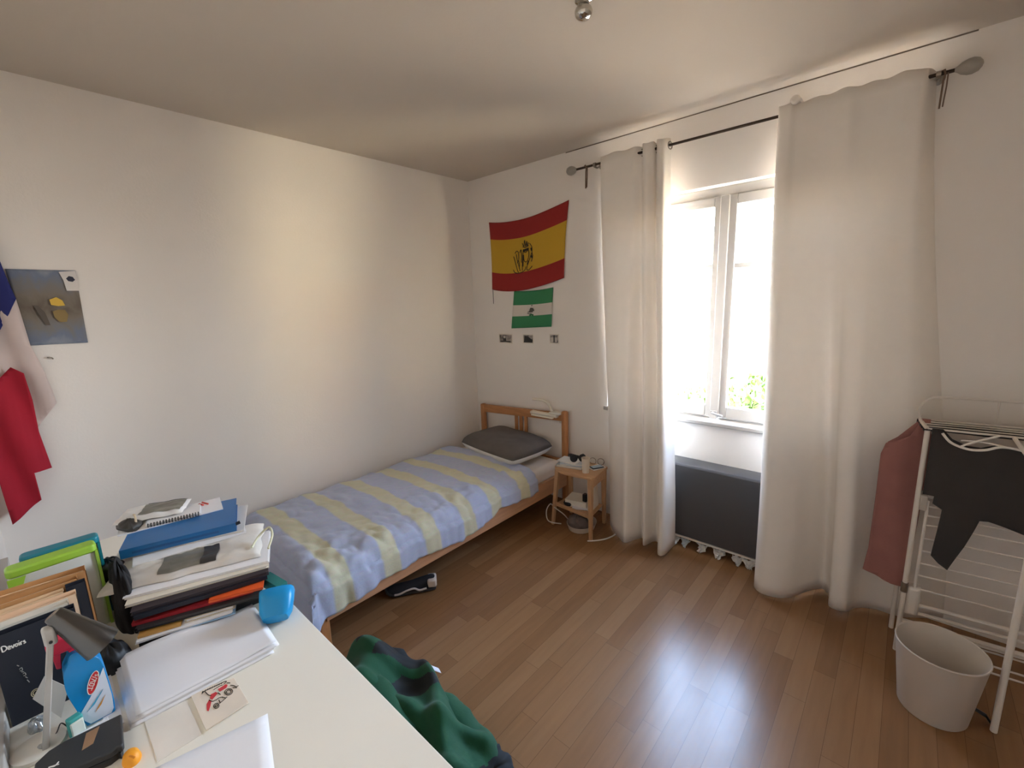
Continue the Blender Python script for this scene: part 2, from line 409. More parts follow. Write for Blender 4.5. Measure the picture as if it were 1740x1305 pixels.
# ------------------------------------------------------------------ bed
BX0, BX1, BY0, BY1 = -2.90, -1.925, .735, 2.80
bed = thing('bed', 'single beech bed along the left wall, with slatted headboard', 'bed', (-2.41, 1.77, 0))
def post(x0, x1, y0, y1, z1): return MB().box(x0, x1, y0, y1, 0, z1)
post(BX0+.01, BX0+.055, BY1-.045, BY1, .715).build('headboard_post', BEECH, bed, bevel=.012, seg=3)
post(BX1-.050, BX1, BY1-.045, BY1, .775).build('headboard_post', BEECH, bed, bevel=.016, seg=3)
MB().add([(x,y,z) for x,zz in ((BX0+.05,(.640,.712)),(BX1-.045,(.690,.757))) for z in zz for y in (BY1-.036,BY1-.012)],
    [(0,1,3,2),(4,6,7,5),(0,4,5,1),(2,3,7,6),(0,2,6,4),(1,5,7,3)]).build('top_rail', BEECH_H, bed, bevel=.004)
MB().box(BX0+.05, BX1-.045, BY1-.034, BY1-.012, .30, .37).build('lower_rail', BEECH_H, bed, bevel=.003)
for x in (-2.462, -2.407, -2.352):
    MB().box(x-.014, x+.014, BY1-.032, BY1-.016, .36, .695).build('slat', BEECH, bed, bevel=.003)
for x in (BX0, BX1-.028):
    MB().box(x, x+.028, BY0+.03, BY1-.04, .165, .285).build('side_rail', mat('beech_rail', (200,150,112), .5, var=.1, scale=4, stretch=(12,1.2,12)), bed, bevel=.003)
MB().box(BX0+.02, BX1-.02, BY0, BY0+.028, .165, .30).build('foot_rail', BEECH_H, bed, bevel=.003)
for x in (BX0+.005, BX1-.055): MB().box(x, x+.05, BY0-.004, BY0+.046, 0, .31).build('leg', BEECH, bed, bevel=.006)
sl = MB()
for k in range(14): sl.box(BX0+.03, BX1-.03, .82+k*.138, .89+k*.138, .185, .20)
sl.build('slatted_base', BEECH_H, bed)
def rbox(x0, x1, y0, y1, z0, z1, n=10, bulge=0):
    mb = MB().box(x0, x1, y0, y1, z0, z1); return mb
mt = tag(rbox(BX0+.035, BX1-.036, BY0+.04, BY1-.05, .20, .378).build('mattress', SHEET, bevel=.045, seg=5), 'white sheeted mattress lying in the wooden bed frame', 'mattress')

# duvet: top, right-hand drape and foot drape in one cloth
DUV = None
def duvet_mat():
    m = mat('blue_duvet_with_yellow_stripes', (150,164,196), .9, var=.05, scale=6, bump=.12, bscale=70, sheen=.2)
    nt = m.node_tree; N = nt.nodes; L = nt.links; b = N['Principled BSDF']
    uv = N.new('ShaderNodeUVMap'); sp = N.new('ShaderNodeSeparateXYZ'); L.new(uv.outputs[0], sp.inputs[0])
    nn = N.new('ShaderNodeTexNoise'); nn.inputs['Scale'].default_value = 7; L.new(uv.outputs[0], nn.inputs['Vector'])
    ad = N.new('ShaderNodeMath'); ad.operation = 'MULTIPLY_ADD'; ad.inputs[1].default_value = .012
    L.new(nn.outputs['Fac'], ad.inputs[0]); L.new(sp.outputs['Y'], ad.inputs[2])
    rp = N.new('ShaderNodeValToRGB'); L.new(ad.outputs[0], rp.inputs[0]); e = rp.color_ramp.elements
    blue, yel = srgb(178,185,208), srgb(204,200,172)
    sts = []
    for c in (.187, .335, .480, .636, .768, .925): sts += [(c-.029, blue), (c-.024, yel), (c+.024, yel), (c+.029, blue)]
    while len(e) < len(sts): e.new(.5)
    for i, (p, c) in enumerate(sts): e[i].position = p; e[i].color = c
    bl = N.new('ShaderNodeTexNoise'); bl.inputs['Scale'].default_value = 40; bl.inputs['Detail'].default_value = 3
    mx = N.new('ShaderNodeMix'); mx.data_type = 'RGBA'; mx.blend_type = 'SOFT_LIGHT'; mx.inputs[0].default_value = .22
    L.new(rp.outputs[0], mx.inputs[6]); L.new(bl.outputs['Color'], mx.inputs[7]); L.new(mx.outputs[2], b.inputs['Base Color'])
    return m
DX0, DX1, DY0 = -2.905, -1.935, .72
TOPZ = .405
def duvet(u, v):
    s = u*(1.098+.085*math.exp(-(v/.16)**2))                       # across, 0 at the wall
    y1 = 2.335+.06*u+.02*math.sin(u*5)
    t = -.20+v*(y1-DY0+.20)           # along, negative hangs over the foot
    W = DX1-DX0; r = .075
    def over(d, drop):                # d beyond edge -> (out, down)
        if d <= -r: return d, 0.
        a = d+r
        if a < r*PI/2: return -r+r*math.sin(a/r), r*(1-math.cos(a/r))
        return 0+.016, r+(a-r*PI/2)
    ox, dz1 = over(s-W, 0); oy, dz2 = over(-t, 0)
    x = DX0+W+ox; y = DY0-oy
    big = nz(s*3.1, t*1.3, 2.2)
    wr = .020*nz(s*5+.9*nz(s*3,t*3,9), t*4.5, .3)+.011*abs(nz(s*4+t*3, t*9-s*3.5, 4.1))+.012*abs(nz(s*12-t*6, t*16, 8.4))
    edge = sstep((s-.45)/.6)
    wr += edge*(.042*abs(nz(s*9-t*9, t*8+s*5, 1.7))+.014*nz(s*20, t*24, 3.))
    side = max(0., dz1-.03)*6; foot = max(0., dz2-.03)*6
    dz = (dz1**2.2+dz2**2.2)**(1/2.2)
    hemk = 1+.30*nz(t*2.3, 1.2, .5)+.16*nz(t*7.5, 4.2, .5)
    z = TOPZ-dz*(1+(hemk-1)*dz1/(dz1+dz2+.002))
    z += wr*(1-min(1, max(side, foot)))
    z += .018*math.sin(min(1, s/W)*PI)
    ripple = .020*nz(t*10, dz*4, 6)+.012*nz(t*23, dz*7, 2)
    x += min(1, side)*(ripple+.012)+ .02*min(1, foot)*sstep((s-W+.25)/.25)
    y -= min(1, foot)*(.018*nz(s*9, dz*4, 6)+.018)
    if s < .03: z -= .015
    return Vector((x, y, max(z, .12)))
dv = MB().grid(duvet, 120, 170).build('duvet', duvet_mat(), solid=.012, angle=85)
tag(dv, 'light blue duvet with pale yellow cross stripes spread over the bed', 'duvet')

# pillow
pil = thing('pillow', 'dark grey pillow with white underside at the head of the bed', 'pillow', (-2.385, 2.545, .40), R(-7))
def pill(top):
    def fn(u, v):
        a, b = 2*u-1, 2*v-1
        ex = .345*a*(1-.05*b*b*abs(a)); ey = .225*b*(1-.06*a*a*abs(b))
        hgt = max(0, (1-a**6)*(1-b**6))**.42
        z = .010+.062+(.080*hgt if top else -.066*hgt)
        z += .006*nz(a*3, b*3, 2 if top else 7)*hgt
        z += .012*(b+1)*.5
        return pil.matrix_basis @ Vector((ex, ey, z))
    return fn
MB().grid(pill(True), 44, 32).build('grey_cover', GREYCLOTH, pil, solid=.003, angle=85)
lab(MB().grid(pill(False), 44, 32).build('underside', mat('white_pillow_cotton', (212,208,202), .9, bump=.1), pil, solid=.003, angle=85), 'white underside of the pillow')

# clip lamp on the headboard
cl = thing('clip_lamp', 'small white clip-on reading lamp on the headboard rail', 'lamp', (-2.13, 2.77, .72))
LW = mat('cream_lamp_plastic', (222,214,198), .4, var=.03)
MB().box(-2.265, -2.045, 2.735, 2.762, .700, .716, M=None).build('lamp_tube', mat('lamp_diffuser', (250,242,222), .3), cl, bevel=.006)
MB().box(-2.27, -2.00, 2.728, 2.785, .716, .742).build('lamp_body', LW, cl, bevel=.009, seg=3)
MB().tube(crv([(-2.06,2.765,.73),(-2.09,2.765,.80),(-2.15,2.765,.835),(-2.26,2.765,.835)], 6), .012, 10).build('arm', LW, cl)
MB().box(-2.075, -1.975, 2.728, 2.806, .742, .757).box(-2.02, -1.99, 2.795, 2.806, .66, .742).build('clamp', LW, cl, bevel=.004)

# ------------------------------------------------------------------ bedside stool with two levels
ns = thing('bedside_stool', 'small birch bedside stool with curved top, between bed and left curtain', 'bedside table', (-1.66, 2.55, 0))
def arcpoly():
    p = [(-1.80,2.650),(-1.82,2.55),(-1.815,2.475)]
    for k in range(9):
        a = R(205+k*10.5); p.append((-1.66+.155*math.cos(a), 2.475+.095*math.sin(a)*1.05))
    return p+[(-1.475,2.40),(-1.462,2.43),(-1.495,2.650)]
MB().prism(arcpoly(), .440, .459).build('top', BIRCH, ns, bevel=.003)
MB().add([(-1.488,2.42,.385),(-1.470,2.42,.385),(-1.514,2.62,.385),(-1.496,2.62,.385),(-1.488,2.42,.44),(-1.470,2.42,.44),(-1.514,2.62,.44),(-1.496,2.62,.44)],
    [(0,2,3,1),(4,5,7,6),(0,1,5,4),(2,6,7,3),(1,3,7,5),(0,4,6,2)]).build('apron', BIRCH, ns, bevel=.002)
for (xb, yb, xt, yt) in ((-1.822,2.430,-1.80,2.47),(-1.482,2.405,-1.488,2.41),(-1.532,2.672,-1.515,2.63),(-1.815,2.66,-1.80,2.63)):
    mb = MB()
    mb.add([(xb+a*.011,yb+b*.011,0) for a,b in ((-1,-1),(1,-1),(1,1),(-1,1))]+[(xt+a*.016,yt+b*.016,.442) for a,b in ((-1,-1),(1,-1),(1,1),(-1,1))],
        [(3,2,1,0),(4,5,6,7),(0,1,5,4),(1,2,6,5),(2,3,7,6),(3,0,4,7)])
    mb.build('leg', BIRCH_V, ns, bevel=.003)
sh = MB().prism([(-1.808,2.445),(-1.497,2.42),(-1.528,2.645),(-1.802,2.645)], .150, .162)
sh.build('shelf', BIRCH, ns, bevel=.002)
MB().add([(-1.808,2.440,.148),(-1.497,2.414,.148),(-1.497,2.424,.148),(-1.808,2.450,.148),(-1.808,2.440,.176),(-1.497,2.414,.176),(-1.497,2.424,.176),(-1.808,2.450,.176)],
    [(3,2,1,0),(4,5,6,7),(0,1,5,4),(1,2,6,5),(2,3,7,6),(3,0,4,7)]).build('shelf_rail', BIRCH, ns, bevel=.002)

def slab(name, cx, cy, z, w, d, h, rz, m, label, cat, group=None, bevel=.001, cover=None):
    t = thing(name, label, cat, (cx, cy, z), rz, group)
    M_ = t.matrix_basis
    if cover:
        MB().box(-w/2+.003, w/2-.002, -d/2+.003, d/2-.003, .0015, h-.0015, M=M_).build('pages', PAPER2, t)
        c = MB().box(-w/2, w/2, -d/2, d/2, h-.0015, h, M=M_).box(-w/2, w/2, -d/2, d/2, 0, .0015, M=M_).box(-w/2, -w/2+.003, -d/2, d/2, 0, h, M=M_)
        c.build('cover', cover, t)
    else:
        MB().box(-w/2, w/2, -d/2, d/2, 0, h, M=M_).build('body', m, t, bevel=bevel)
    return t
NZ = .459
slab('book', -1.715, 2.52, NZ, .19, .13, .016, R(15), None, 'grey blue paperback lying lowest on the bedside stool', 'book', cover=mat('greyblue_cover', (168,178,186), .5))
slab('booklet', -1.715, 2.527, NZ+.0162, .17, .12, .008, R(32), None, 'pale blue white booklet lying on the grey blue paperback', 'booklet', cover=mat('paleblue_cover', (204,214,222), .4))
slab('notebook', -1.74, 2.53, NZ+.0244, .15, .11, .007, R(4), None, 'white notebook on top of the bedside book pile', 'notebook', cover=mat('white_cover', (222,226,228), .4))
gl = thing('sunglasses', 'dark sunglasses standing on the bedside book pile', 'sunglasses', (-1.665, 2.53, NZ+.032))
for dx in (-.031, .031):
    MB().lathe([(.002,-.002),(.027,-.002),(.028,.001),(.002,.004)], 20, TR(-1.665+dx*.7, 2.53+dx*.7, NZ+.061, PI/2-.15, 0, R(45))).build('lens', BLACK, gl)
MB().tube([(-1.672,2.523,NZ+.07),(-1.658,2.537,NZ+.07)], .0025, 6).build('bridge', BLACK, gl)
for s_ in (-1, 1):
    MB().tube([(-1.665+s_*.04,2.53+s_*.04,NZ+.068),(-1.70+s_*.04,2.57+s_*.04,NZ+.062),(-1.745+s_*.04,2.615+s_*.04,NZ+.050)], .0022, 6).build('temple', BLACK, gl)
tr = MB().box(-1.81, -1.73, 2.605, 2.648, NZ, NZ+.035)
tag(tr.build('black_case', BLACK, bevel=.008), 'black case at the back of the bedside stool, behind the books', 'case')
cp = thing('paper_cup', 'tall cream paper cup at the front of the bedside stool', 'cup', (-1.56, 2.465, NZ))
MB().lathe([(.022,.001),(.0235,.0),(.029,.100),(.0305,.101),(.0305,.105),(.0285,.105),(.0225,.004)], 28, TR(-1.56,2.465,NZ)).build('body', mat('cream_card', (214,200,182), .8), cp)
pg = slab('paper_card', -1.545, 2.585, NZ, .075, .11, .004, R(-18), mat('card_white', (226,222,218), .7), 'white card lying on the right of the bedside stool top', 'card')
ph = thing('smartphone', 'small pale blue phone lying on the white bedside card', 'phone', (-1.542, 2.58, NZ+.004), R(-28))
MB().box(-.026, .026, -.045, .045, 0, .007, M=ph.matrix_basis).build('body', BLACK, ph, bevel=.003)
MB().box(-.022, .022, -.039, .039, .007, .0076, M=ph.matrix_basis).build('screen', mat('pale_screen', (176,198,218), .15), ph)
sg = thing('eyeglasses', 'thin framed eyeglasses standing behind the white card on the bedside stool', 'glasses', (-1.56, 2.63, NZ))
for dx in (-.03, .03):
    c = Vector((-1.57+dx*.9, 2.628+dx*.35, NZ+.028))
    MB().tube([c+Vector((.024*math.cos(k*PI/10)*.95, .024*math.cos(k*PI/10)*.3, .024*math.sin(k*PI/10))) for k in range(20)], .0018, 6, closed=True).build('rim', CORD, sg)
for s_ in (-.054, .054):
    MB().tube([(-1.57+s_*.9,2.628+s_*.35,NZ+.034),(-1.545+s_*.9,2.572+s_*.35,NZ+.032)], .0016, 6).build('temple', CORD, sg)
# on the middle level
wb = thing('paper_bag', 'white paper bag leaning upright on the right of the stool shelf', 'bag', (-1.55, 2.55, .163))
MB().add([(-1.555,2.48,.163),(-1.525,2.47,.163),(-1.548,2.62,.163),(-1.578,2.615,.163),(-1.56,2.48,.36),(-1.545,2.475,.365),(-1.562,2.62,.355),(-1.577,2.615,.35)],
    [(3,2,1,0),(4,5,6,7),(0,1,5,4),(1,2,6,5),(2,3,7,6),(3,0,4,7)]).build('body', PAPER2, wb, bevel=.002)
slab('leaflet', -1.67, 2.545, .163, .16, .14, .05, R(12), PAPER2, 'white box of papers lying at the back of the stool shelf', 'box')
slab('folded_paper', -1.625, 2.505, .163, .12, .085, .012, R(28), PAPER, 'folded white paper in front on the stool shelf', 'paper')
ch = thing('charger', 'black charger block at the right of the stool shelf', 'charger', (-1.60, 2.53, .2132))
MB().box(-1.612, -1.582, 2.50, 2.535, .2132, .270).build('body', BLACK, ch, bevel=.004)
ov = thing('sunglasses_case', 'small dark oval case at the front of the stool shelf', 'case', (-1.72, 2.475, .163))
MB().lathe([(.003,0),(.03,.003),(.036,.014),(.03,.026),(.003,.031)], 22, TR(-1.72,2.475,.163) @ Matrix.Diagonal((1,.62,1,1))).build('shell', BLACK, ov)
# on the floor beneath
ds = thing('floor_tray', 'white rounded tray on the floor under the bedside stool', 'tray', (-1.61, 2.5, 0))
MB().lathe([(.002,.003),(.10,.003),(.105,.02),(.115,.045),(.111,.045),(.10,.022),(.096,.008),(.002,.007)], 30, TR(-1.63,2.52,0) @ Matrix.Diagonal((.9,1.05,1,1))).build('body', mat('white_tray', (206,192,176), .6), ds)
def lump(cx, cy, z, rx, ry, h, seed, m, name, label, cat):
    def fn(u, v):
        a = u*2*PI; q = v
        rr = (1-q**2.2)**.5 if q < 1 else 0
        k = 1+.22*nz(math.cos(a)*2+seed, math.sin(a)*2, q*2)
        return Vector((cx+rx*k*rr*math.cos(a), cy+ry*k*rr*math.sin(a), z+h*q*(1+.25*nz(math.cos(a)*3, math.sin(a)*3+seed, q*3))))
    return tag(MB().grid(fn, 40, 16).build(name, m, angle=179, sub=1), label, cat)
lump(-1.65, 2.50, .018, .085, .075, .085, 3.3, mat('taupe_cloth', (112,98,92), .95, bump=.2), 'crumpled_cloth', 'crumpled taupe cloth lying in the white tray under the stool', 'cloth')
cb = MB().tube(crv([(-1.492,2.378,.005),(-1.44,2.43,.005),(-1.40,2.50,.005),(-1.385,2.60,.005),(-1.405,2.69,.006),(-1.45,2.77,.01)], 8), .0045, 8)
tag(cb.build('power_cable', mat('white_cable', (226,218,208), .5)), 'white cable running over the floor from the stool to behind the left curtain', 'cable')
cb = MB().tube(crv([(-1.77,2.46,.006),(-1.84,2.40,.03),(-1.875,2.42,.09),(-1.86,2.45,.14),(-1.80,2.43,.135),(-1.73,2.43,.11),(-1.72,2.47,.06)], 8), .004, 8)
tag(cb.build('coiled_cable', mat('white_cable_2', (206,196,184), .5)), 'looped white cable hanging beside the left leg of the bedside stool', 'cable')

# sneaker under the bed
sn = thing('sneaker', 'black sneaker with white sole on the floor under the bed', 'shoe', (-2.005, 1.290, 0), R(53))
def shoe(lower):
    L_ = .285
    prof = [(0,.030,.085),(.06,.036,.088),(.25,.037,.082),(.45,.038,.062),(.7,.047,.050),(.88,.044,.042),(.97,.028,.036),(1,.012,.028)]
    mb = MB(); nn = 18; rings = []
    for (t, w, hh) in prof:
        x = (.5-t)*L_
        row = []
        for k in range(nn):
            a = 2*PI*k/nn
            if lower: y, z = w*1.07*math.copysign(abs(math.cos(a))**.6, math.cos(a)), .013+.013*math.copysign(abs(math.sin(a))**.6, math.sin(a))+(.012 if t > .9 else 0)
            else: y, z = w*math.cos(a), .022+max(-.1, math.sin(a))*(hh-.02)
            row.append(sn.matrix_basis @ Vector((x*(1.02 if lower else 1), y, z)))
        rings.append(row)
    vs = [v for r_ in rings for v in r_]
    fs = [(i*nn+k, i*nn+(k+1) % nn, (i+1)*nn+(k+1) % nn, (i+1)*nn+k) for i in range(len(prof)-1) for k in range(nn)]
    fs += [tuple(range(nn)), tuple(reversed(range((len(prof)-1)*nn, len(prof)*nn)))]
    return mb.add(vs, fs)
shoe(False).build('upper', mat('black_suede', (34,32,34), .9), sn, sub=1)
shoe(True).build('sole', mat('dark_rubber', (46,44,44), .7), sn, sub=1)
MB().box(.095, .149, -.038, .038, .022, .074, M=sn.matrix_basis).build('heel_patch', mat('white_heel', (206,196,184), .7), sn, bevel=.012, seg=3)

MB().tube([sn.matrix_basis @ Vector(p) for p in crv([(.09,-.040,.030),(.05,-.043,.026),(.02,-.042,.040),(-.02,-.046,.036),(-.06,-.050,.024),(-.09,-.047,.020)], 6)], .0055, 8).build('side_stripe', mat('white_stripe', (196,186,176), .7), sn)

# ------------------------------------------------------------------ flags and prints on the window wall
def strokes(fn, lines, r, m, name, parent, off=-.0025):
    """ink lines that follow a hanging cloth or a sheet"""
    mb = MB()
    for ln in lines:
        pts = crv([(u, v, 0) for u, v in ln], 5) if len(ln) > 2 else [Vector((u, v, 0)) for u, v in ln]
        P = [fn(p.x, p.y)+Vector((0, off, 0)) for p in pts]
        mb.tube(P, r, 6)
    return mb.build(name, m, parent)
INK = mat('dark_ink', (52,46,36), .9)
fs_ = thing('spanish_flag', 'large red and yellow striped flag with dark crest, sagging on the window wall', 'flag', (-2.35, YW-.01, 2.03))
def spain(u, v):
    L0, L1 = Vector((-2.739,0,2.303)), Vector((-2.728,0,1.744)); R0, R1 = Vector((-1.921,0,2.348)), Vector((-1.969,0,1.800))
    p = L0.lerp(L1, v).lerp(R0.lerp(R1, v), u)
    p.z -= .052*4*u*(1-u)*(1-.25*u)
    p.x += .010*math.sin(v*PI)*(1 if u < .5 else -1)*abs(2*u-1)
    p.y = YW-.008-.006*(1+math.sin(u*9+v*1.5))*math.sin(PI*min(1, u*1.0))-.004*v
    return p
SP = bands('red_yellow_bunting', [(0,(150,36,32)),(.25,(196,156,44)),(.735,(150,36,32))], rough=.85)
MB().grid(spain, 60, 40).build('bunting', SP, fs_, solid=.0012, angle=85)
em = [[(.335,.50),(.36,.60),(.385,.70),(.40,.735)],[(.37,.47),(.385,.56),(.40,.62),(.425,.72)],[(.355,.46),(.375,.43),(.40,.45),(.405,.54),(.385,.60)],
      [(.42,.46),(.435,.42),(.445,.50),(.44,.60)],[(.47,.42),(.462,.52),(.46,.62),(.452,.72)],[(.47,.45),(.50,.47),(.54,.45),(.545,.54),(.515,.605),(.48,.58),(.472,.50)],
      [(.555,.36),(.585,.42),(.59,.50),(.60,.55),(.585,.62)],[(.585,.50),(.565,.56),(.535,.63),(.52,.70),(.53,.725),(.56,.72),(.595,.685)],[(.33,.69),(.35,.73),(.40,.745),(.455,.735),(.495,.71),(.505,.67)],
      [(.455,.335),(.475,.38),(.485,.30),(.50,.385),(.515,.32),(.52,.385),(.54,.345)],[(.46,.385),(.50,.40),(.54,.385)],[(.40,.56),(.415,.62),(.41,.68)]]
strokes(spain, em, .0030, INK, 'crest', fs_)
strokes(spain, [[(.468,.435),(.54,.425)],[(.468,.447),(.54,.437)],[(.575,.43),(.585,.47)],[(.58,.535),(.592,.57)],[(.545,.60),(.528,.645)],[(.466,.50),(.46,.66)]], .0062, INK, 'crest_shading', fs_, -.003)
MB().tube([(-2.727,YW-.004,1.742),(-2.727,YW-.004,1.622)], .0022, 6).build('flag_string', BLACK, fs_)

fa = thing('andalusian_flag', 'small green and white flag under the red and yellow flag', 'flag', (-2.3, YW-.01, 1.57))
def anda(u, v):
    p = Vector((-2.482,0,1.722)).lerp(Vector((-2.523,0,1.411)), v).lerp(Vector((-2.078,0,1.735)).lerp(Vector((-2.097,0,1.431)), v), u)
    p.z -= .010*4*u*(1-u)*(1-v); p.y = YW-.004-.003*(1+math.sin(u*7))*(v)
    return p
MB().grid(anda, 30, 20).build('bunting', bands('green_white_bunting', [(0,(58,134,88)),(.375,(214,206,196)),(.675,(58,134,88))], rough=.85), fa, solid=.001, angle=85)
G2 = mat('grey_ink', (92,88,80), .9)
strokes(anda, [[(.47,.48),(.54,.50)],[(.46,.52),(.56,.53)],[(.45,.56),(.53,.56)]], .0075, G2, 'crest', fa)
strokes(anda, [[(.41,.57),(.46,.56)],[(.40,.60),(.45,.62),(.5,.615)]], .003, G2, 'crest_ribbon', fa)
strokes(anda, [[(.50,.40),(.504,.405)]], .008, BLACK, 'crest_knob', fa)
strokes(anda, [[(.46,.665),(.50,.645),(.55,.665)]], .007, mat('crest_green', (62,120,82), .85), 'crest_base', fa)

def photo(x0, x1, z0, z1, seed, label):
    t = thing('photo_print', label, 'photo', ((x0+x1)/2, YW, (z0+z1)/2), group='small photos on the window wall')
    MB().box(x0, x1, YW-.0025, YW-.0003, z0, z1).build('paper', PAPER2, t)
    m = bpy.data.materials.new('photo_%d' % seed); m.use_nodes = True
    nt = m.node_tree; N = nt.nodes; L = nt.links
    tc = N.new('ShaderNodeTexCoord'); nn = N.new('ShaderNodeTexNoise'); nn.inputs['Scale'].default_value = 26; nn.noise_dimensions = '4D'; nn.inputs['W'].default_value = seed*3.7
    rp = N.new('ShaderNodeValToRGB'); rp.color_ramp.elements[0].position = .38; rp.color_ramp.elements[1].position = .62
    rp.color_ramp.elements[0].color = srgb(40,36,34); rp.color_ramp.elements[1].color = srgb(170,160,152)
    L.new(tc.outputs['Object'], nn.inputs[0]); L.new(nn.outputs['Fac'], rp.inputs[0]); L.new(rp.outputs[0], N['Principled BSDF'].inputs['Base Color'])
    MB().box(x0+.008, x1-.008, YW-.0031, YW-.0025, z0+.008, z1-.008).build('picture', m, t)
    w, h_ = x1-x0, z1-z0
    D = mat('photo_dark_%d' % seed, (44,40,38), .5); Lt = mat('photo_light_%d' % seed, (196,188,178), .5)
    if seed == 1:
        MB().box(x0+.05, x0+.085, YW-.0036, YW-.0031, z0+.02, z0+.06).box(x0+.03, x1-.02, YW-.0035, YW-.0031, z0+.012, z0+.022).build('figure', D, t)
        MB().box(x0+.055, x0+.08, YW-.004, YW-.0036, z0+.045, z0+.066).build('face', Lt, t)
    elif seed == 2:
        MB().prism([(0,0),(w-.02,0),(w-.02,.022),(.05,.05),(.012,.055)], 0, .0006, TR(x0+.01, YW-.0031, z0+.009, PI/2)).build('figure', D, t)
    else:
        for q in (.012, .05): MB().box(x0+q, x0+q+.025, YW-.0036, YW-.0031, z0+.012, z0+.05).build('figure', Lt, t)
        MB().box(x0+.04, x0+.052, YW-.0036, YW-.0031, z0+.012, z0+.066).build('tree_trunk', D, t)
photo(-2.677, -2.521, 1.280, 1.362, 1, 'leftmost of the three small grey photos below the flags')
photo(-2.402, -2.287, 1.287, 1.365, 2, 'middle one of the three small grey photos below the flags')
photo(-2.122, -2.031, 1.297, 1.374, 3, 'rightmost of the three small grey photos below the flags')

# ------------------------------------------------------------------ left wall: painted sheet, hook, tricolour flag
pt = thing('painting', 'unframed blue grey painted sheet with a yellow bowl, pinned on the left wall', 'painting', (XL, .13, 1.68))
def paint_mat():
    m = mat('blue_brown_paint', (110,110,112), .8)
    nt = m.node_tree; N = nt.nodes; L = nt.links; b = N['Principled BSDF']
    uv = N.new('ShaderNodeUVMap'); n1 = N.new('ShaderNodeTexNoise'); n1.inputs['Scale'].default_value = 3.2; n1.inputs['Detail'].default_value = 6; n1.inputs['Distortion'].default_value = 1.2
    L.new(uv.outputs[0], n1.inputs['Vector'])
    sp = N.new('ShaderNodeSeparateXYZ'); L.new(uv.outputs[0], sp.inputs[0])
    ab = N.new('ShaderNodeMath'); ab.operation = 'SUBTRACT'; ab.inputs[1].default_value = .5; L.new(sp.outputs['Y'], ab.inputs[0])
    a2 = N.new('ShaderNodeMath'); a2.operation = 'ABSOLUTE'; L.new(ab.outputs[0], a2.inputs[0])
    ad = N.new('ShaderNodeMath'); ad.operation = 'MULTIPLY_ADD'; ad.inputs[1].default_value = .55; L.new(n1.outputs['Fac'], ad.inputs[0]); L.new(a2.outputs[0], ad.inputs[2])
    rp = N.new('ShaderNodeValToRGB'); L.new(ad.outputs[0], rp.inputs[0]); e = rp.color_ramp.elements
    cs = [(.22,(104,92,80)),(.40,(126,116,104)),(.55,(122,120,120)),(.70,(112,120,138)),(.88,(140,146,156))]
    while len(e) < len(cs): e.new(.5)
    for i, (p, c) in enumerate(cs): e[i].position = p; e[i].color = srgb(*c)
    L.new(rp.outputs[0], b.inputs['Base Color']); return m
def sheet(u, v):
    p = Vector((0,.012,1.851)).lerp(Vector((0,.028,1.512)), v).lerp(Vector((0,.234,1.850)).lerp(Vector((0,.225,1.508)), v), u)
    p.x = XL+.003+.004*(1-math.sin(PI*v))+.002*nz(u*3,v*3); return p
MB().grid(sheet, 20, 26).build('sheet', paint_mat(), pt, solid=.0008, angle=85)
def blob(pts, m, name, x=.0095):
    MB().prism([(y, z) for y, z in pts], 0, .0006, Matrix(((0,0,1,XL+x),(1,0,0,0),(0,1,0,0),(0,0,0,1)))).build(name, m, pt)
blob([(.126,1.716),(.150,1.727),(.168,1.712),(.174,1.688),(.150,1.686),(.128,1.692)], mat('yellow_paint', (214,176,74), .8), 'yellow_bowl')
blob([(.128,1.662),(.148,1.670),(.170,1.668),(.178,1.645),(.168,1.612),(.146,1.612),(.132,1.63)], mat('ochre_paint', (140,118,74), .85), 'ochre_reflection')
blob([(.072,1.692),(.085,1.690),(.103,1.660),(.112,1.60),(.098,1.60),(.085,1.640)], mat('brown_paint', (92,84,76), .85), 'brown_strokes')
blob([(.176,1.842),(.233,1.849),(.232,1.756),(.190,1.756),(.186,1.805)], mat('white_patch', (220,214,208), .8), 'white_note')
blob([(.196,1.812),(.207,1.824),(.220,1.820),(.226,1.806),(.216,1.797),(.202,1.800)], mat('navy_ink', (40,44,62), .7), 'ink_spot', .0102)
hk = thing('wall_hook', 'tiny grey wall hook below the painted sheet', 'hook', (XL, .087, 1.45))
MB().tube([(XL,.080,1.452),(XL+.012,.083,1.453),(XL+.013,.092,1.449),(XL+.006,.095,1.444)], .003, 6).build('hook', STEEL, hk)

ff = thing('french_flag', 'blue, white and red flag hanging in folds in the left corner', 'flag', (-2.93, -.08, 1.35))
def tri(dx, amp, ph):
    def to3(y, z, f): return Vector((-2.935+dx+f, y, z))
    def fold(y, z): return amp*math.sin((y*1.0+z*.16)*52+ph)+.012*nz(y*9, z*4, ph)
    return to3, fold
BLU = translucent(mat('navy_bunting', (34,40,104), .85), .10, (40,46,120)); WHT = translucent(mat('white_bunting', (222,206,200), .85), .30, (230,214,204)); RED = translucent(mat('red_bunting', (170,20,44), .85), .12, (200,30,50))
t3, fo = tri(.0, .010, 0)
cloth_poly([(-.17,1.98),(-.02,1.98),(.0,1.90),(.009,1.815),(.023,1.72),(-.016,1.64),(-.044,1.59),(-.17,1.46)], t3, BLU, 'blue_stripe', ff, fo)
t3, fo = tri(-.018, .012, 1)
cloth_poly([(-.17,1.70),(-.02,1.70),(.023,1.72),(.033,1.512),(.052,1.424),(.068,1.312),(.074,1.241),(-.004,1.135),(-.05,1.25),(-.17,1.36)], t3, WHT, 'white_stripe', ff, fo)
t3, fo = tri(.012, .012, 2.2)
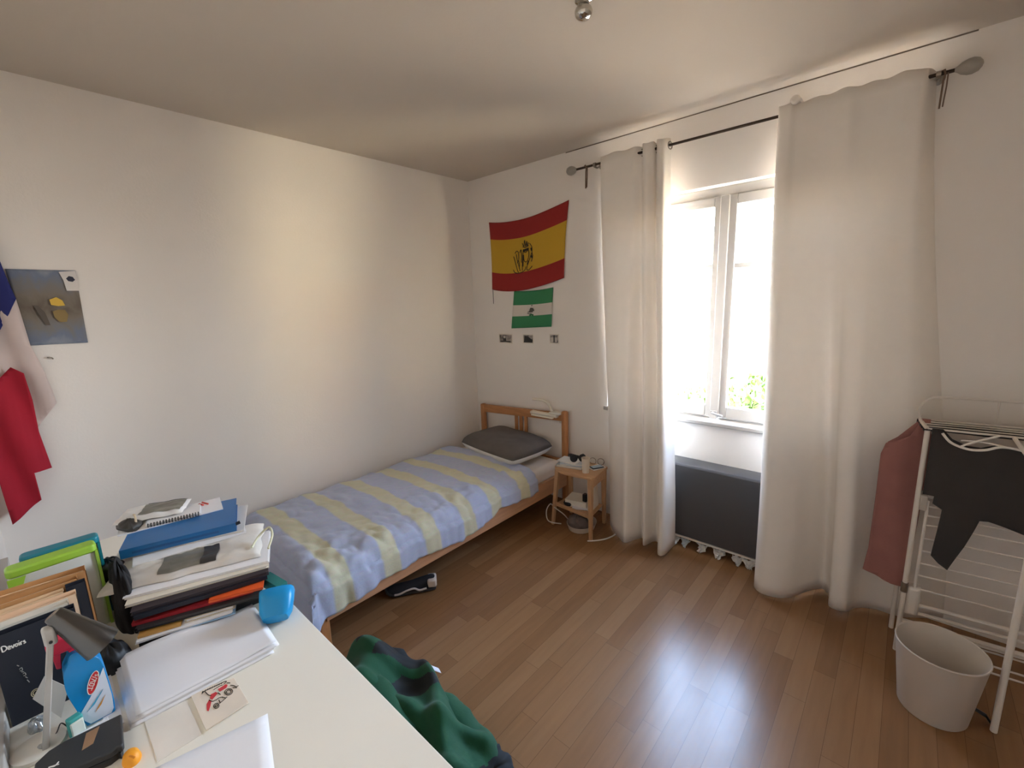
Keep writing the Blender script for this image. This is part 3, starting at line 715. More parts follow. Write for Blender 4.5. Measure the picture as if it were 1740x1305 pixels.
cloth_poly([(-.17,1.40),(-.10,1.36),(-.041,1.425),(-.007,1.395),(.0,1.27),(-.003,1.12),(.010,.942),(-.047,.940),(-.046,.806),(-.148,.724),(-.155,.94),(-.17,1.1)], t3, RED, 'red_stripe', ff, fo)

MB().tube([(XL-.001,-.06,1.985),(-2.95,-.06,1.982),(-2.930,-.06,1.972)], .004, 8).tube([(XL-.001,-.15,1.985),(-2.95,-.15,1.982),(-2.930,-.15,1.972)], .004, 8).build('wall_hooks', STEEL, ff)

# ------------------------------------------------------------------ ceiling bulb
lb = thing('ceiling_bulb', 'small mirrored bulb in a chrome socket on the ceiling', 'ceiling light', (-.93, 1.47, ZC))
Mx = TR(-.965, 1.515, ZC, PI, 0, 0)
MB().lathe([(.030,0),(.030,.005),(.020,.009),(.019,.016)], 24, Mx).build('socket', CHROME, lb)
MB().lathe([(.014,.014),(.020,.020),(.029,.028),(.032,.038),(.029,.050),(.020,.059),(.008,.063),(.001,.0635)], 26, Mx).build('bulb', CHROME, lb)

# ------------------------------------------------------------------ clothes airer
A0 = Vector((.108, 2.469, 0)); U_ = Vector((.993, .12, 0)).normalized(); N_ = Vector((-U_.y, U_.x, 0))
def K(a, b, z): return A0+U_*a+N_*b+Vector((0, 0, z))
air = thing('clothes_airer', 'white wire clothes airer standing before the right curtain', 'clothes airer', (A0.x+.35, A0.y, 0))
LEN, DEP = .80, .165
for a in (0, LEN):
    for b in (0, DEP):
        p = MB().tube([K(a,b,0), K(a,b,1.052)], .0095, 10).build('post', WHITEMETAL, air)
        MB().tube([K(a,b,.30), K(a,b,.345)], .0125, 10).build('collar', STEEL, p)
MB().tube(crv([K(.0,0,1.058),K(-.004,.03,1.062),K(-.004,DEP-.03,1.062),K(.0,DEP,1.062)],4), .0075, 8).tube([K(LEN,0,1.06),K(LEN,DEP,1.06)], .0075, 8).build('end_bar', WHITEMETAL, air)
for b in (0, .041, .082, .124, DEP):
    MB().tube([K(0,b,1.06), K(LEN,b,1.06)], .0042, 8).build('top_wire', WHITEMETAL, air)
MB().tube(crv([K(0,DEP+.01,1.065),K(-.006,DEP+.012,1.10),K(.012,DEP+.012,1.145),K(.05,DEP+.012,1.163),K(.2,DEP+.012,1.166)],6)+[K(LEN,DEP+.012,1.166)], .0055, 8).build('folded_wing', WHITEMETAL, air)
MB().tube([K(.235,DEP+.012,1.166),K(.235,DEP+.01,1.07)], .004, 8).build('wing_strut', WHITEMETAL, air)
MB().tube(crv([K(LEN-.02,.006,.76),K(.06,.006,.76),K(.038,.006,.74),K(.036,.006,.70)],4)+[K(.034,.006,.20)], .006, 8).tube([K(LEN-.02,.006,.20),K(LEN-.02,.006,.76)], .006, 8).build('hanging_wing', WHITEMETAL, air)
for z in (.717,.675,.631,.568,.509,.449,.391,.325):
    MB().tube([K(.036,.006,z), K(LEN-.02,.006,z)], .0036, 8).build('wing_wire', WHITEMETAL, air)
MB().box(-.012, .012, -.012, .05, -.035, .035, M=Matrix.Translation(K(.02,0,.735))).box(-.012, .05, -.004, .012, .02, .045, M=Matrix.Translation(K(.03,0,.735))).build('hinge', mat('grey_joint', (176,168,158), .5), air, bevel=.004)
for z, r in ((.245,.009),(.205,.008),(.150,.010),(.135,.006)):
    MB().tube([K(0,.01,z), K(LEN,.01,z)], r, 8).build('cross_bar', WHITEMETAL, air)
MB().box(-.004, .045, -.006, .05, .19, .33, M=Matrix.Translation(K(.012,.004,0))).build('tier_bracket', WHITEMETAL, air, bevel=.014, seg=3)
for z in (.095, .033, .0):
    MB().tube([K(.05,.03,z+.012), K(LEN,.03,z+.012)], .0042, 8).build('low_wire', WHITEMETAL, air)
fa_, fb_ = .248, -.314
for a in (fa_, LEN):
    lg = MB().tube([K(a,fb_,.004), K(a,fb_,1.0)], .0105, 10).build('front_leg', WHITEMETAL, air)
    MB().tube([K(a,fb_,1.0), K(a,0,1.056)], .007, 8).build('stay', WHITEMETAL, air)
MB().tube([K(fa_-.012,fb_+.05,.02),K(fa_-.05,fb_+.05,.035),K(fa_-.062,fb_+.05,.018),K(fa_-.055,fb_+.05,.007)], .007, 8).tube([K(fa_-.012,fb_+.05,.02), K(fa_,fb_,.02)], .005, 8).build('foot_hook', BLACK, air)

DARK = mat('charcoal_jersey', (58,54,52), .95, var=.08, bump=.12, bscale=200)
gm_ = thing('dark_garment', 'charcoal long sleeved top draped over the airer wires', 'garment', (.35, 2.5, 1.07))
def g3(a, z, f): return K(a, -.012+f, z)
def gfold(a, z): return -.006*(1+math.sin(a*26+z*6))*min(1, (1.06-z)*4)+.008*nz(a*7, z*5, 2)
cloth_poly([(.012,1.066),(.045,1.066),(.075,1.03),(.12,1.008),(.16,1.006),(.20,1.022),(.24,1.018),(.30,1.01),(.45,1.05),(.74,1.06),(.74,.66),(.50,.655),(.322,.673),(.215,.705),(.188,.704),(.158,.58),(.122,.456),(.092,.476),(.066,.505),(.072,.62),(.076,.723),(.046,.742),(.047,.775),(.012,.775)],
    g3, DARK, 'front', gm_, gfold, solid=.004)
def gtop(u, v):
    a = lerp(-.012, .74, u); b = lerp(-.010, DEP+.004, v)
    dip = .010*math.sin(v*PI*4)**2+.006*nz(a*5, b*9, 1)
    near = max(0, 1-abs(a-.16)/.16)
    b = max(b, -.012+.050*near**.5*(1-v)) 
    return K(a, b, 1.058-dip)
MB().grid(gtop, 40, 24).build('top_fold', DARK, gm_, solid=.004, angle=85)
def gback(u, v): 
    a = lerp(-.012, .74, u); return K(a, DEP+.004+.004*math.sin(a*20), lerp(1.056, 1.01, v))
MB().grid(gback, 40, 5).build('back', DARK, gm_, solid=.004, angle=85)
hg = MB().tube(crv([K(.042,-.022,1.052),K(.07,-.03,1.018),K(.12,-.034,1.000),K(.165,-.034,1.004),K(.21,-.03,1.022),K(.26,-.028,1.018),K(.33,-.028,1.000)], 8), .005, 8)
hg.tube(crv([K(.10,-.03,1.008),K(.15,-.02,1.036),K(.205,-.012,1.062)], 6), .0042, 8)
hg.tube(crv([K(.10,-.016,1.028),K(.16,-.014,1.030),K(.25,-.022,1.018)], 6), .0032, 8)
tag(hg.build('clothes_hanger', mat('white_plastic_hanger', (236,230,222), .35)), 'white plastic hanger at the neckline of the charcoal top on the airer', 'hanger')
PINK = mat('dusty_pink_cotton', (158,108,100), .95, var=.08, bump=.12, bscale=200)
pk = thing('pink_garment', 'dusty pink garment hanging off the left end of the airer', 'garment', (.03, 2.58, .97))
def p3(x, z, f): return Vector((x, 2.575+f, z))
def pfold(x, z): return .008*math.sin(x*60+z*3)*min(1, (1.06-z)*3)+.01*nz(x*9, z*4, 6)
cloth_poly([(.092,1.072),(.075,1.03),(.060,.99),(.02,.965),(-.018,.944),(-.032,.89),(-.030,.657),(-.032,.413),(-.044,.297),(.03,.270),(.118,.258),(.125,.6),(.128,1.0),(.118,1.072)], p3, PINK, 'front', pk, pfold, solid=.005)
cloth_poly([(.09,1.07),(.02,.975),(-.012,.944),(-.025,.89),(-.022,.6),(-.03,.34),(.05,.31),(.12,.30),(.125,.7),(.12,1.07)], lambda x, z, f: Vector((x, 2.605+f, z)), PINK, 'back', pk, pfold, solid=.005)

# waste bin
bn = thing('waste_bin', 'plain white plastic waste bin on the floor before the airer', 'bin', (.222, 2.175, 0))
MB().lathe([(.002,.004),(.094,.004),(.100,.0),(.104,.006),(.1335,.272),(.1365,.276),(.1350,.281),(.1315,.279),(.1010,.012),(.002,.010)], 56, TR(.222,2.175,0)).build('body', mat('white_bin_plastic', (206,196,184), .5, var=.01), bn, angle=50)

# ------------------------------------------------------------------ desk
DX, DZ = (-2.36, -.40), .74
dk = thing('desk', 'white desk against the back wall, covered with papers and folders', 'desk', (-1.38, .12, 0))
MB().box(DX[0], DX[1], YB+.01, .436, DZ-.025, DZ).build('desktop', DESKTOP, dk, bevel=.0015)
MB().box(DX[0], DX[1], YB+.003, YB+.040, DZ, DZ+.045).build('back_strip', WHITE_PAINT, dk, bevel=.002)
for x in (DX[0]+.05, DX[1]-.05):
    for y in (-.13, .38): MB().box(x-.022, x+.022, y-.022, y+.022, 0, DZ-.025).build('leg', WHITEMETAL, dk, bevel=.004)
MB().box(DX[0]+.05, DX[1]-.05, .352, .375, DZ-.085, DZ-.025).build('front_rail', DESKTOP, dk)

def layer(name, label, cat, A, B, depth, z, h, m, style='folder', group=None, pages=None, warp=0):
    """something flat lying in the pile: front edge from A to B, reaching back from it"""
    A, B = Vector((A[0], A[1], 0)), Vector((B[0], B[1], 0)); d = (B-A); W = d.length; d.normalize()
    n = Vector((-d.y, d.x, 0)); rz = math.atan2(d.y, d.x)
    t = thing(name, label, cat, (A.x, A.y, z), rz, group); M_ = t.matrix_basis
    def warped(mb):
        if warp:
            for i, v in enumerate(mb.v): v.z += warp*nz(v.x*6+z*50, v.y*6, z*31)
        return mb
    def plate(x0, x1, y0, y1, z0, z1, k=10):
        mb = MB()
        mb.grid(lambda u, v: M_ @ Vector((lerp(x0,x1,u), lerp(y0,y1,v), z1)), k, k)
        mb.grid(lambda u, v: M_ @ Vector((lerp(x0,x1,u), lerp(y0,y1,v), z0)), k, k)
        for q, (a, b) in enumerate((((x0,y0),(x1,y0)),((x1,y0),(x1,y1)),((x1,y1),(x0,y1)),((x0,y1),(x0,y0)))):
            mb.grid(lambda u, v: M_ @ Vector((lerp(a[0],b[0],u), lerp(a[1],b[1],u), lerp(z0,z1,v))), k, 1)
        return warped(mb)
    if style == 'folder':
        c = plate(0, W, 0, depth, h-.0016, h); b = plate(0, W, 0, depth, 0, .0016)
        c.add(b.v, b.f); sp = plate(0, W, -.0004, .0014, 0, h); c.add(sp.v, sp.f)
        c.build('cover', m, t)
        plate(.004, W-.004, .004, depth-.008, .002, h-.002).build('pages', pages or PAPER2, t)
    elif style == 'open':                                   # pages show at the front edge
        c = plate(0, W, 0, depth, h-.0016, h); b = plate(0, W, 0, depth, 0, .0016); c.add(b.v, b.f)
        c.build('cover', m, t)
        plate(.004, W-.006, .003, depth-.006, .0018, h-.0018).build('pages', pages or PAPER, t)
    else:
        k = max(1, int(h/.003)); hh = h/k
        for i in range(min(k, 6)):
            dx, dy = random.uniform(-.004, .004), random.uniform(-.003, .004)
            plate(dx, W+dx, dy, depth+dy, h*i/min(k,6)+.0001, h*(i+1)/min(k,6)-.0001).build('sheet', m, t)
    return t, M_, W
def M_c(*c): return mat('c%d_%d_%d' % c, c, .55, var=.05)
S_NAVY, S_BLACK, S_BLACK2 = M_c(24,28,40), M_c(34,32,34), M_c(48,46,46)
layer('ring_binder', 'black binder lying lowest of the big paper pile on the desk', 'binder', (-1.455,.085), (-1.424,.385), .29, .7405, .026, S_BLACK)
layer('folder', 'thin light blue folder on the black binder at the bottom of the pile', 'folder', (-1.436,.15), (-1.385,.295), .2, .767, .003, M_c(150,186,220))
layer('notepad', 'white notepad low in the front of the pile on the desk', 'notepad', (-1.456,.080), (-1.392,.290), .21, .7705, .006, PAPER, 'sheets')
layer('envelope', 'ochre yellow envelope low in the front left of the pile', 'envelope', (-1.466,.086), (-1.434,.176), .2, .777, .006, M_c(206,158,84))
layer('dossier', 'cream paper dossier low in the front of the pile, right of the ochre envelope', 'folder', (-1.437,.185), (-1.396,.300), .2, .7772, .010, M_c(222,208,184), 'open')
layer('folder', 'black folder in the lower middle of the pile, below the red folder', 'folder', (-1.484,.086), (-1.368,.362), .24, .788, .011, S_BLACK2, 'open', pages=M_c(70,64,62))
layer('folder', 'red folder in the middle of the pile on the desk', 'folder', (-1.500,.082), (-1.395,.350), .24, .7995, .009, M_c(168,36,44))
layer('folder', 'orange folder sticking out at the right side of the pile', 'folder', (-1.428,.245), (-1.374,.372), .2, .809, .007, M_c(232,92,36), pages=M_c(228,120,96))
layer('plastic_sleeve', 'black plastic sleeve above the red folder in the pile', 'folder', (-1.492,.088), (-1.403,.396), .25, .8165, .012, S_NAVY, warp=.004)
layer('folder', 'dark plum folder under the cream exercise book in the pile', 'folder', (-1.502,.084), (-1.405,.402), .25, .829, .011, M_c(52,42,48), 'open', pages=M_c(60,52,56))
layer('exercise_book', 'cream exercise book under the grey plastic bag in the pile', 'book', (-1.536,.078), (-1.424,.411), .22, .8405, .008, M_c(226,218,202), 'open')
layer('paper_sheaf', 'white sheaf of papers just beneath the grey plastic bag', 'papers', (-1.566,.082), (-1.438,.418), .22, .849, .007, PAPER, 'sheets')
# grey plastic bag with a picture showing through
bg = thing('plastic_bag', 'wrinkled pale grey plastic bag in the pile, with a dark picture window', 'bag', (-1.60, .24, .857), R(69))
def bagtop(u, v):
    a, b = lerp(-.205, .200, u), lerp(-.05, .20, v)
    e = (1-(2*u-1)**6)*(1-(2*v-1)**6)
    z = .857+.001+.020*e**.5+.006*nz(u*7, v*7, 3)*e+.005*abs(nz(u*14+v*6, v*9, 1))*e
    p = bg.matrix_basis @ Vector((a+.012*nz(v*5, 1, 1), b+.012*nz(u*6, 2, 4), 0)); p.z = z; return p
def bagbot(u, v): p = bagtop(u, v); p.z = .8572; return p
BAGM = mat('grey_polythene', (214,208,200), .35, var=.06, scale=5, bump=.15, bscale=25)
MB().grid(bagtop, 44, 30).grid(bagbot, 12, 8).build('film', BAGM, bg, angle=80)
PIC = mat('grey_picture', (116,112,102), .3, var=.45, scale=14)
def patch(fn, u0, u1, v0, v1, dz, m, name, par, n=10):
    return MB().grid(lambda u, v: fn(lerp(u0,u1,u), lerp(v0,v1,v))+Vector((0,0,dz)), n, n).build(name, m, par, angle=80)
patch(bagtop, .34, .70, .06, .46, .0012, PIC, 'picture_window', bg)
patch(bagtop, .60, .705, .06, .46, .0022, mat('dark_picture_edge', (54,52,52), .3), 'picture_dark_edge', bg)
hd_ = MB().tube(crv([(-1.53,.40,.875),(-1.555,.432,.892),(-1.545,.462,.915),(-1.505,.458,.905),(-1.47,.430,.880)], 8), .0035, 8)
tag(hd_.build('bag_handle', mat('cream_cord', (208,206,176), .6)), 'cream cord loop standing out on the right of the pile, in front of the duvet', 'cord')
layer('paper_sheaf', 'white sheaf of papers between the grey plastic bag and the blue box folder', 'papers', (-1.690,.125), (-1.640,.425), .22, .880, .0035, PAPER, 'sheets')
layer('document_sleeve', 'clear white document sleeve directly under the blue box folder', 'folder', (-1.772,.088), (-1.650,.416), .23, .884, .0045, M_c(224,220,214), 'open')
t, M_, W = layer('box_folder', 'bright blue plastic box folder high on the pile', 'folder', (-1.756,.103), (-1.664,.398), .24, .889, .029, mat('blue_plastic', (32,104,166), .35, var=.06), pages=M_c(40,90,140))
MB().box(.03, W-.05, -.0012, .0005, .010, .017, M=M_).build('ridge', M_c(28,86,140), t)
MB().tube([M_ @ Vector((W-.002,.012,.020)), M_ @ Vector((W+.012,.016,.022))], .006, 8).build('elastic_knob', BLACK, t)
lump(-1.76, .075, .857, .06, .035, .045, 8.1, M_c(30,28,30), 'black_pouch', 'black cloth pouch squeezed into the left side of the pile', 'pouch')
layer('document', 'white printed document with red mark on top of the blue box folder', 'papers', (-1.875,.118), (-1.822,.408), .125, .9185, .004, PAPER, 'sheets')
mb = MB().tube([(-1.925,.355,.9265),(-1.905,.363,.9265)], .0035, 6).tube([(-1.935,.367,.9265),(-1.90,.377,.9265)], .003, 6)
tag(mb.build('red_pen_cap', M_c(190,70,60)), 'small red clip lying on the white document at the top of the pile', 'clip')
t, M_, W = layer('spiral_notebook', 'white notebook with black comb spine at the top of the pile', 'notebook', (-1.868,.190), (-1.830,.338), .09, .9230, .006, PAPER, 'sheets')
mb = MB()
for i in range(18):
    x = .004+i*W/18*.98
    c = M_ @ Vector((x, .0, .004)); ax = (M_ @ Vector((1,0,0))) - (M_ @ Vector((0,0,0))); e2 = ax.cross(Vector((0,0,1)))
    mb.tube([c+e2*(.006*math.cos(k*PI/5))+Vector((0,0,.0065*math.sin(k*PI/5))) for k in range(10)], .0016, 5, closed=True)
mb.build('comb_spine', BLACK, t)
lump(-1.94, .155, .9228, .075, .035, .022, 5.5, M_c(62,58,54), 'black_strap_bag', 'black strap purse lying at the left end on top of the pile', 'purse')
tag(MB().tube(crv([(-1.885,.165,.925),(-1.91,.170,.946),(-1.95,.172,.950),(-1.985,.170,.930)],6), .0035, 6).build('rubber_band', M_c(206,186,156)), 'tan rubber band round the black strap purse on the pile', 'band')
ev = thing('plastic_envelope', 'white plastic envelope on the very top of the pile, with a grey picture', 'envelope', (-1.965, .25, .934), R(64))
def evt(u, v):
    a, b = lerp(-.120, .078, u), lerp(-.070, .060, v)
    e = (1-(2*u-1)**8)*(1-(2*v-1)**8)
    p = ev.matrix_basis @ Vector((a+.008*nz(v*4,2,2), b+.006*nz(u*5,1,7), 0)); p.z = .9345+.012*e+.004*nz(u*6, v*6, 9); return p
def evb(u, v): p = evt(u, v); p.z = .9335; return p
MB().grid(evt, 30, 24).grid(evb, 8, 8).build('film', mat('white_polythene', (226,224,222), .3, bump=.12, bscale=30), ev, angle=80)
patch(evt, .33, .95, .16, .96, .0012, PIC, 'picture', ev)
MB().grid(lambda u, v: evt(lerp(.33,.95,u), lerp(.93,.98,v))+Vector((0,0,.0024)), 10, 2).build('picture_edge', BLACK, ev, angle=80)

# loose sheets in front of the pile
ps = thing('paper_stack', 'stack of blank white paper in the middle of the desk before the pile', 'paper', (-1.30, .185, DZ))
def ptop(z, dx=0, dy=0, curl=0, x0=-1.438, x1=-1.188):
    A_, B_, C_, D_ = Vector((x0+dx,.042+dy,z)), Vector((x0+.035+dx,.345+dy,z)), Vector((x1+.005+dx,.332+dy,z)), Vector((x1-.012+dx,.040+dy,z))
    def fn(u, v):
        p = A_.lerp(B_, u).lerp(D_.lerp(C_, u), v)
        p.z += curl*(.014*max(0, 1-v*3)**2*(.6+.4*math.sin(u*5))+.016*max(0, u-.78)*4*max(0, .35-v)+.010*max(0, v-.75)*3*max(0, u-.7)*3+.003*math.sin(u*4+1)*(1-v))
        return p
    return fn
for i, (dx, dy, c) in enumerate(((.012,-.012,0),(.004,-.008,0),(.007,.004,.2),(0,0,1))):
    MB().grid(ptop(DZ+.003+.0045*i, dx, dy, c), 24, 18).build('sheet', PAPER, ps, solid=.0012 if i == 3 else .004, angle=60)
t = layer('paper_sheaf', 'white papers peeping out left of the blank paper stack on the desk', 'papers', (-1.215,-.010), (-1.215,.020), .20, .7405, .0025, PAPER, 'sheets')
sh2 = tag(MB().grid(lambda u, v: Vector((-1.042,.035,DZ+.0022)).lerp(Vector((-.992,.240,DZ+.0022)), u).lerp(Vector((-.80,-.02,DZ+.0022)).lerp(Vector((-.785,.185,DZ+.0022)), u), v), 8, 8).build('paper_sheet', PAPER, solid=.0008), 'single blank sheet of paper at the lower edge of the desk, nearest the camera', 'paper')
sh3 = thing('plastic_sleeve', 'clear glossy sleeve edge lying under the drawing card', 'sleeve', (-1.10, .10, DZ))
MB().box(-1.192, -1.052, .052, .128, DZ+.0003, DZ+.0012, M=None).build('sleeve', mat('clear_film', (232,224,212), .18), sh3)
# drawing card: a little red racing car in ink
cd = thing('drawing_card', 'cream card with a red and black ink drawing of a racing car', 'card', (-1.115, .178, DZ+.0015))
cA, cB, cC, cD = (-1.200,.138), (-1.160,.223), (-1.055,.222), (-1.052,.136)
MB().prism([cA, cB, cC, cD], DZ+.0013, DZ+.0042).build('card', mat('cream_card_2', (228,214,196), .75), cd, bevel=.001)
def card(u, v):       # u to the right in the picture, v down
    a = Vector(cA+(0,)).lerp(Vector(cB+(0,)), u); b = Vector(cD+(0,)).lerp(Vector(cC+(0,)), u)
    p = a.lerp(b, v); p.z = DZ+.0044; return p
RINK = M_c(208,60,66)
def cpoly(pts, m, name):
    c = MB(); n = len(pts); c.add([card(u, v) for u, v in pts]+[card(u, v)+Vector((0,0,.0003)) for u, v in pts],
        [tuple(range(n)), tuple(range(n, 2*n))]+[(i,(i+1)%n,n+(i+1)%n,n+i) for i in range(n)]); c.build(name, m, cd, smooth=False)
cpoly([(.17,.62),(.22,.47),(.31,.38),(.34,.44),(.27,.56),(.20,.65)], RINK, 'red_nose')
cpoly([(.33,.36),(.38,.27),(.50,.25),(.52,.31),(.44,.37),(.36,.42)], RINK, 'red_body')
cpoly([(.56,.20),(.76,.13),(.79,.18),(.74,.25),(.58,.29)], RINK, 'red_rear')
mb = MB()
for ln in ([(.22,.17),(.30,.12),(.42,.10)],[(.30,.13),(.33,.25),(.38,.31)],[(.42,.10),(.60,.07),(.78,.03),(.80,.06),(.72,.11)],[(.48,.17),(.60,.13),(.70,.12)],[(.42,.48),(.50,.45),(.58,.47)],
           [(.30,.40),(.36,.47),(.42,.46)],[(.46,.60),(.60,.55),(.66,.52)],[(.48,.50),(.48,.60)],[(.56,.46),(.62,.53)],[(.84,.22),(.90,.27),(.93,.34),(.99,.33)],[(.86,.33),(.94,.38)],[(.80,.10),(.86,.14)],[(.53,.30),(.56,.38)]):
    mb.tube([card(p.x, p.y)+Vector((0,0,.0003)) for p in crv([(a,b,0) for a,b in ln],4)], .00085, 5)
for (cu, cv, ru, rv) in ((.38,.62,.055,.065),(.74,.40,.085,.10),(.74,.40,.05,.06),(.38,.62,.025,.03)):
    mb.tube([card(cu+ru*math.cos(k*PI/8), cv+rv*math.sin(k*PI/8))+Vector((0,0,.0003)) for k in range(16)], .00085, 5, closed=True)
for k in range(9): mb.tube([card(.24+.055*k,.135-.008*k)+Vector((0,0,.0003)), card(.27+.055*k,.110-.008*k)+Vector((0,0,.0003))], .0012, 5)
mb.build('ink_lines', INK, cd)

# bottle cap and blue cup
oc = thing('orange_cap', 'small orange cap at the bottom edge of the desk', 'cap', (-1.098, .018, DZ))
MB().lathe([(.002,.0),(.0165,.0),(.0175,.004),(.014,.016),(.009,.021),(.001,.022)], 24, TR(-1.098,.018,DZ) @ Matrix.Diagonal((1.15,.9,1,1))).build('shell', M_c(238,156,30), oc)
MB().tube([(-1.088,.016,DZ+.021),(-1.083,.018,DZ+.0225),(-1.078,.022,DZ+.019)], .0018, 6).build('tab', M_c(214,128,20), oc)
eb = thing('eraser', 'small white eraser beside the orange cap', 'eraser', (-1.085, -.012, DZ))
MB().box(-1.092, -1.072, -.024, -.004, DZ, DZ+.009).build('body', PAPER, eb, bevel=.002)
bc = thing('blue_tub', 'bright blue plastic tub lying tipped at the desk edge, right of the pile', 'tub', (-1.325, .382, DZ+.05))
BM = TR(-1.300, .378, DZ+.040, 0, R(-58), R(-28))
def tub(lo):
    prof = [(.30,-.034),(.72,-.030),(.93,-.012),(1.0,.02),(1.04,.05)]
    rows = []
    for r, z in prof:
        rows.append([BM @ Vector((.031*r*math.copysign(abs(math.cos(a))**.55, math.cos(a)), .044*r*math.copysign(abs(math.sin(a))**.55, math.sin(a)), z)) for a in [2*PI*k/36 for k in range(36)]])
    vs = [v for q in rows for v in q]
    return MB().add(vs, [(i*36+k, i*36+(k+1)%36, (i+1)*36+(k+1)%36, (i+1)*36+k) for i in range(len(prof)-1) for k in range(36)]+[tuple(reversed(range(36)))])
tub(0).build('shell', mat('cyan_plastic', (20,146,206), .4), bc, solid=.002)
lo = min((bc.matrix_basis @ v.co).z for v in bc.children[0].data.vertices); bc.location.z += DZ+.0015-lo
bc.matrix_basis = Matrix.Translation(bc.location)
tp = slab('teal_pad', -1.415, .416, .7668, .10, .032, .035, R(8), M_c(30,120,116), 'teal pad sticking out of the pile behind the blue tub', 'pad')

# ------------------------------------------------------------------ left end of the desk
def upright(name, label, cat, x, y0, y1, top, th, m, pages=None, lean=0, drop=0, tabs=False):
    t = thing(name, label, cat, (x, (y0+y1)/2, DZ))
    def pl(xa, xb, zt, ya, yb):
        vs = []
        for z, l in ((DZ+.0005, 0), (zt, lean)):
            for yy in (ya, yb):
                for xx in (xa, xb): vs.append((xx+l, yy, z-(drop*(yy-ya)/(yb-ya) if z > DZ+.01 else 0)))
        return MB().add(vs, [(0,1,3,2),(4,6,7,5),(0,4,5,1),(2,3,7,6),(0,2,6,4),(1,5,7,3)])
    c = pl(x-th/2, x-th/2+.0014, top, y0, y1); q = pl(x+th/2-.0014, x+th/2, top-.004, y0, y1); c.add(q.v, q.f)
    q = pl(x-th/2, x+th/2, top-.004, y1-.0014, y1); c.add(q.v, q.f)
    c.build('cover', m, t)
    pl(x-th/2+.0018, x+th/2-.0018, top-.012, y0+.002, y1-.004).build('pages', pages or PAPER2, t)
    return t
KRAFT, CREAM = mat('kraft_card', (184,134,84), .75, var=.08), mat('cream_folder', (226,196,158), .75, var=.05)
upright('magazine_file', 'brown kraft file holder standing behind the cream folders on the desk', 'file holder', -1.560, -.148, .022, .992, .028, KRAFT, pages=CREAM, drop=.006)
upright('folder', 'brown kraft folder standing just before the kraft file holder', 'folder', -1.529, -.148, .004, .984, .024, KRAFT, pages=CREAM)
upright('binder', 'narrow navy binder standing at the right end of the upright folders', 'binder', -1.5065, -.020, .016, .978, .012, S_NAVY, pages=PAPER)
upright('folder', 'pale cream folder standing in the middle of the upright folders', 'folder', -1.505, -.148, -.024, .972, .013, CREAM, pages=M_c(222,176,130))
upright('folder', 'peach card folder standing before the pale cream folder', 'folder', -1.484, -.148, -.004, .966, .020, mat('peach_card', (230,198,166), .75), pages=CREAM)
upright('paper_sheaf', 'ragged white papers standing right behind the black folder', 'papers', -1.4585, -.148, -.020, .962, .020, PAPER2, pages=PAPER)
bf = upright('black_folder', 'black folder with handwritten white title standing at the front of the upright folders', 'folder', -1.412, -.146, -.012, .966, .016, S_NAVY, pages=M_c(36,36,44))
def text(string, M_, size, m, name, parent, ext=.0004, shear=0):
    cu = bpy.data.curves.new(name, 'FONT'); cu.body = string; cu.size = size; cu.extrude = ext; cu.align_x = 'CENTER'; cu.align_y = 'CENTER'; cu.shear = shear
    tmp = bpy.data.objects.new(name, cu); COL.objects.link(tmp)
    me = bpy.data.meshes.new_from_object(tmp.evaluated_get(bpy.context.evaluated_depsgraph_get()))
    bpy.data.objects.remove(tmp); bpy.data.curves.remove(cu)
    W = parent.matrix_basis.copy(); q = parent
    while q.parent is not None: q = q.parent; W = q.matrix_basis @ W
    me.transform(W.inverted() @ M_); me.materials.clear(); me.materials.append(m); me.name = name
    o = bpy.data.objects.new(name, me); COL.objects.link(o); o.parent = parent; return o
FACE = Matrix(((0,0,1,0),(1,0,0,0),(0,1,0,0),(0,0,0,1)))      # letters stand upright and look towards +X
CHALK = mat('white_ink', (222,216,208), .7)
def strk(lines, to, r, m, name, parent):
    mb = MB()
    for ln in lines: mb.tube([to(p.x, p.y) for p in (crv([(a,b,0) for a,b in ln], 5) if len(ln) > 2 else [Vector((a,b,0)) for a,b in ln])], r, 5)
    return mb.build(name, m, parent)
# "Devoirs" in handwriting
hw = [[(0,0),(0,1),(.35,1),(.55,.7),(.5,.25),(.2,0),(0,0)],[(.7,.32),(1.0,.36),(.95,.6),(.75,.6),(.68,.3),(.8,.03),(1.05,.08)],[(1.15,.6),(1.3,.02),(1.5,.62)],[(1.75,.6),(1.6,.3),(1.75,.02),(1.95,.3),(1.8,.6)],
      [(2.1,.6),(2.12,.02)],[(2.12,.9),(2.13,.95)],[(2.3,.58),(2.32,0)],[(2.31,.4),(2.4,.58),(2.55,.56)],[(2.9,.58),(2.68,.5),(2.82,.3),(2.9,.1),(2.65,.02)]]
strk(hw, lambda a, b: Vector((-1.4035, -.131+a*.0118, .9235+b*.0118)), .0012, CHALK, 'handwriting', bf)
strk([[(0,.0),(.002,-.004)],[(.0015,-.012),(.0045,-.010),(.0045,-.017),(.0015,-.016)],[(.003,-.020),(.006,-.022)],[(.004,-.026),(.0065,-.025),(.007,-.031),(.004,-.031)],[(.006,-.035),(.008,-.040)],[(.007,-.044),(.009,-.052)]], lambda a, b: Vector((-1.4036, -.117+a*1.2, .880+b)), .0008, mat('grey_print', (150,146,140), .7), 'printed_line', bf)
mb = MB()
for rr in (.0095, .006): mb.tube([(-1.4036, -.101+rr*math.cos(k*PI/9)*.8, .796+rr*math.sin(k*PI/9)) for k in range(18)], .0008, 5, closed=True)
mb.tube([(-1.4036,-.106,.788),(-1.4036,-.096,.804)], .0008, 5).build('round_emblem', mat('gold_print', (190,176,140), .6), bf)

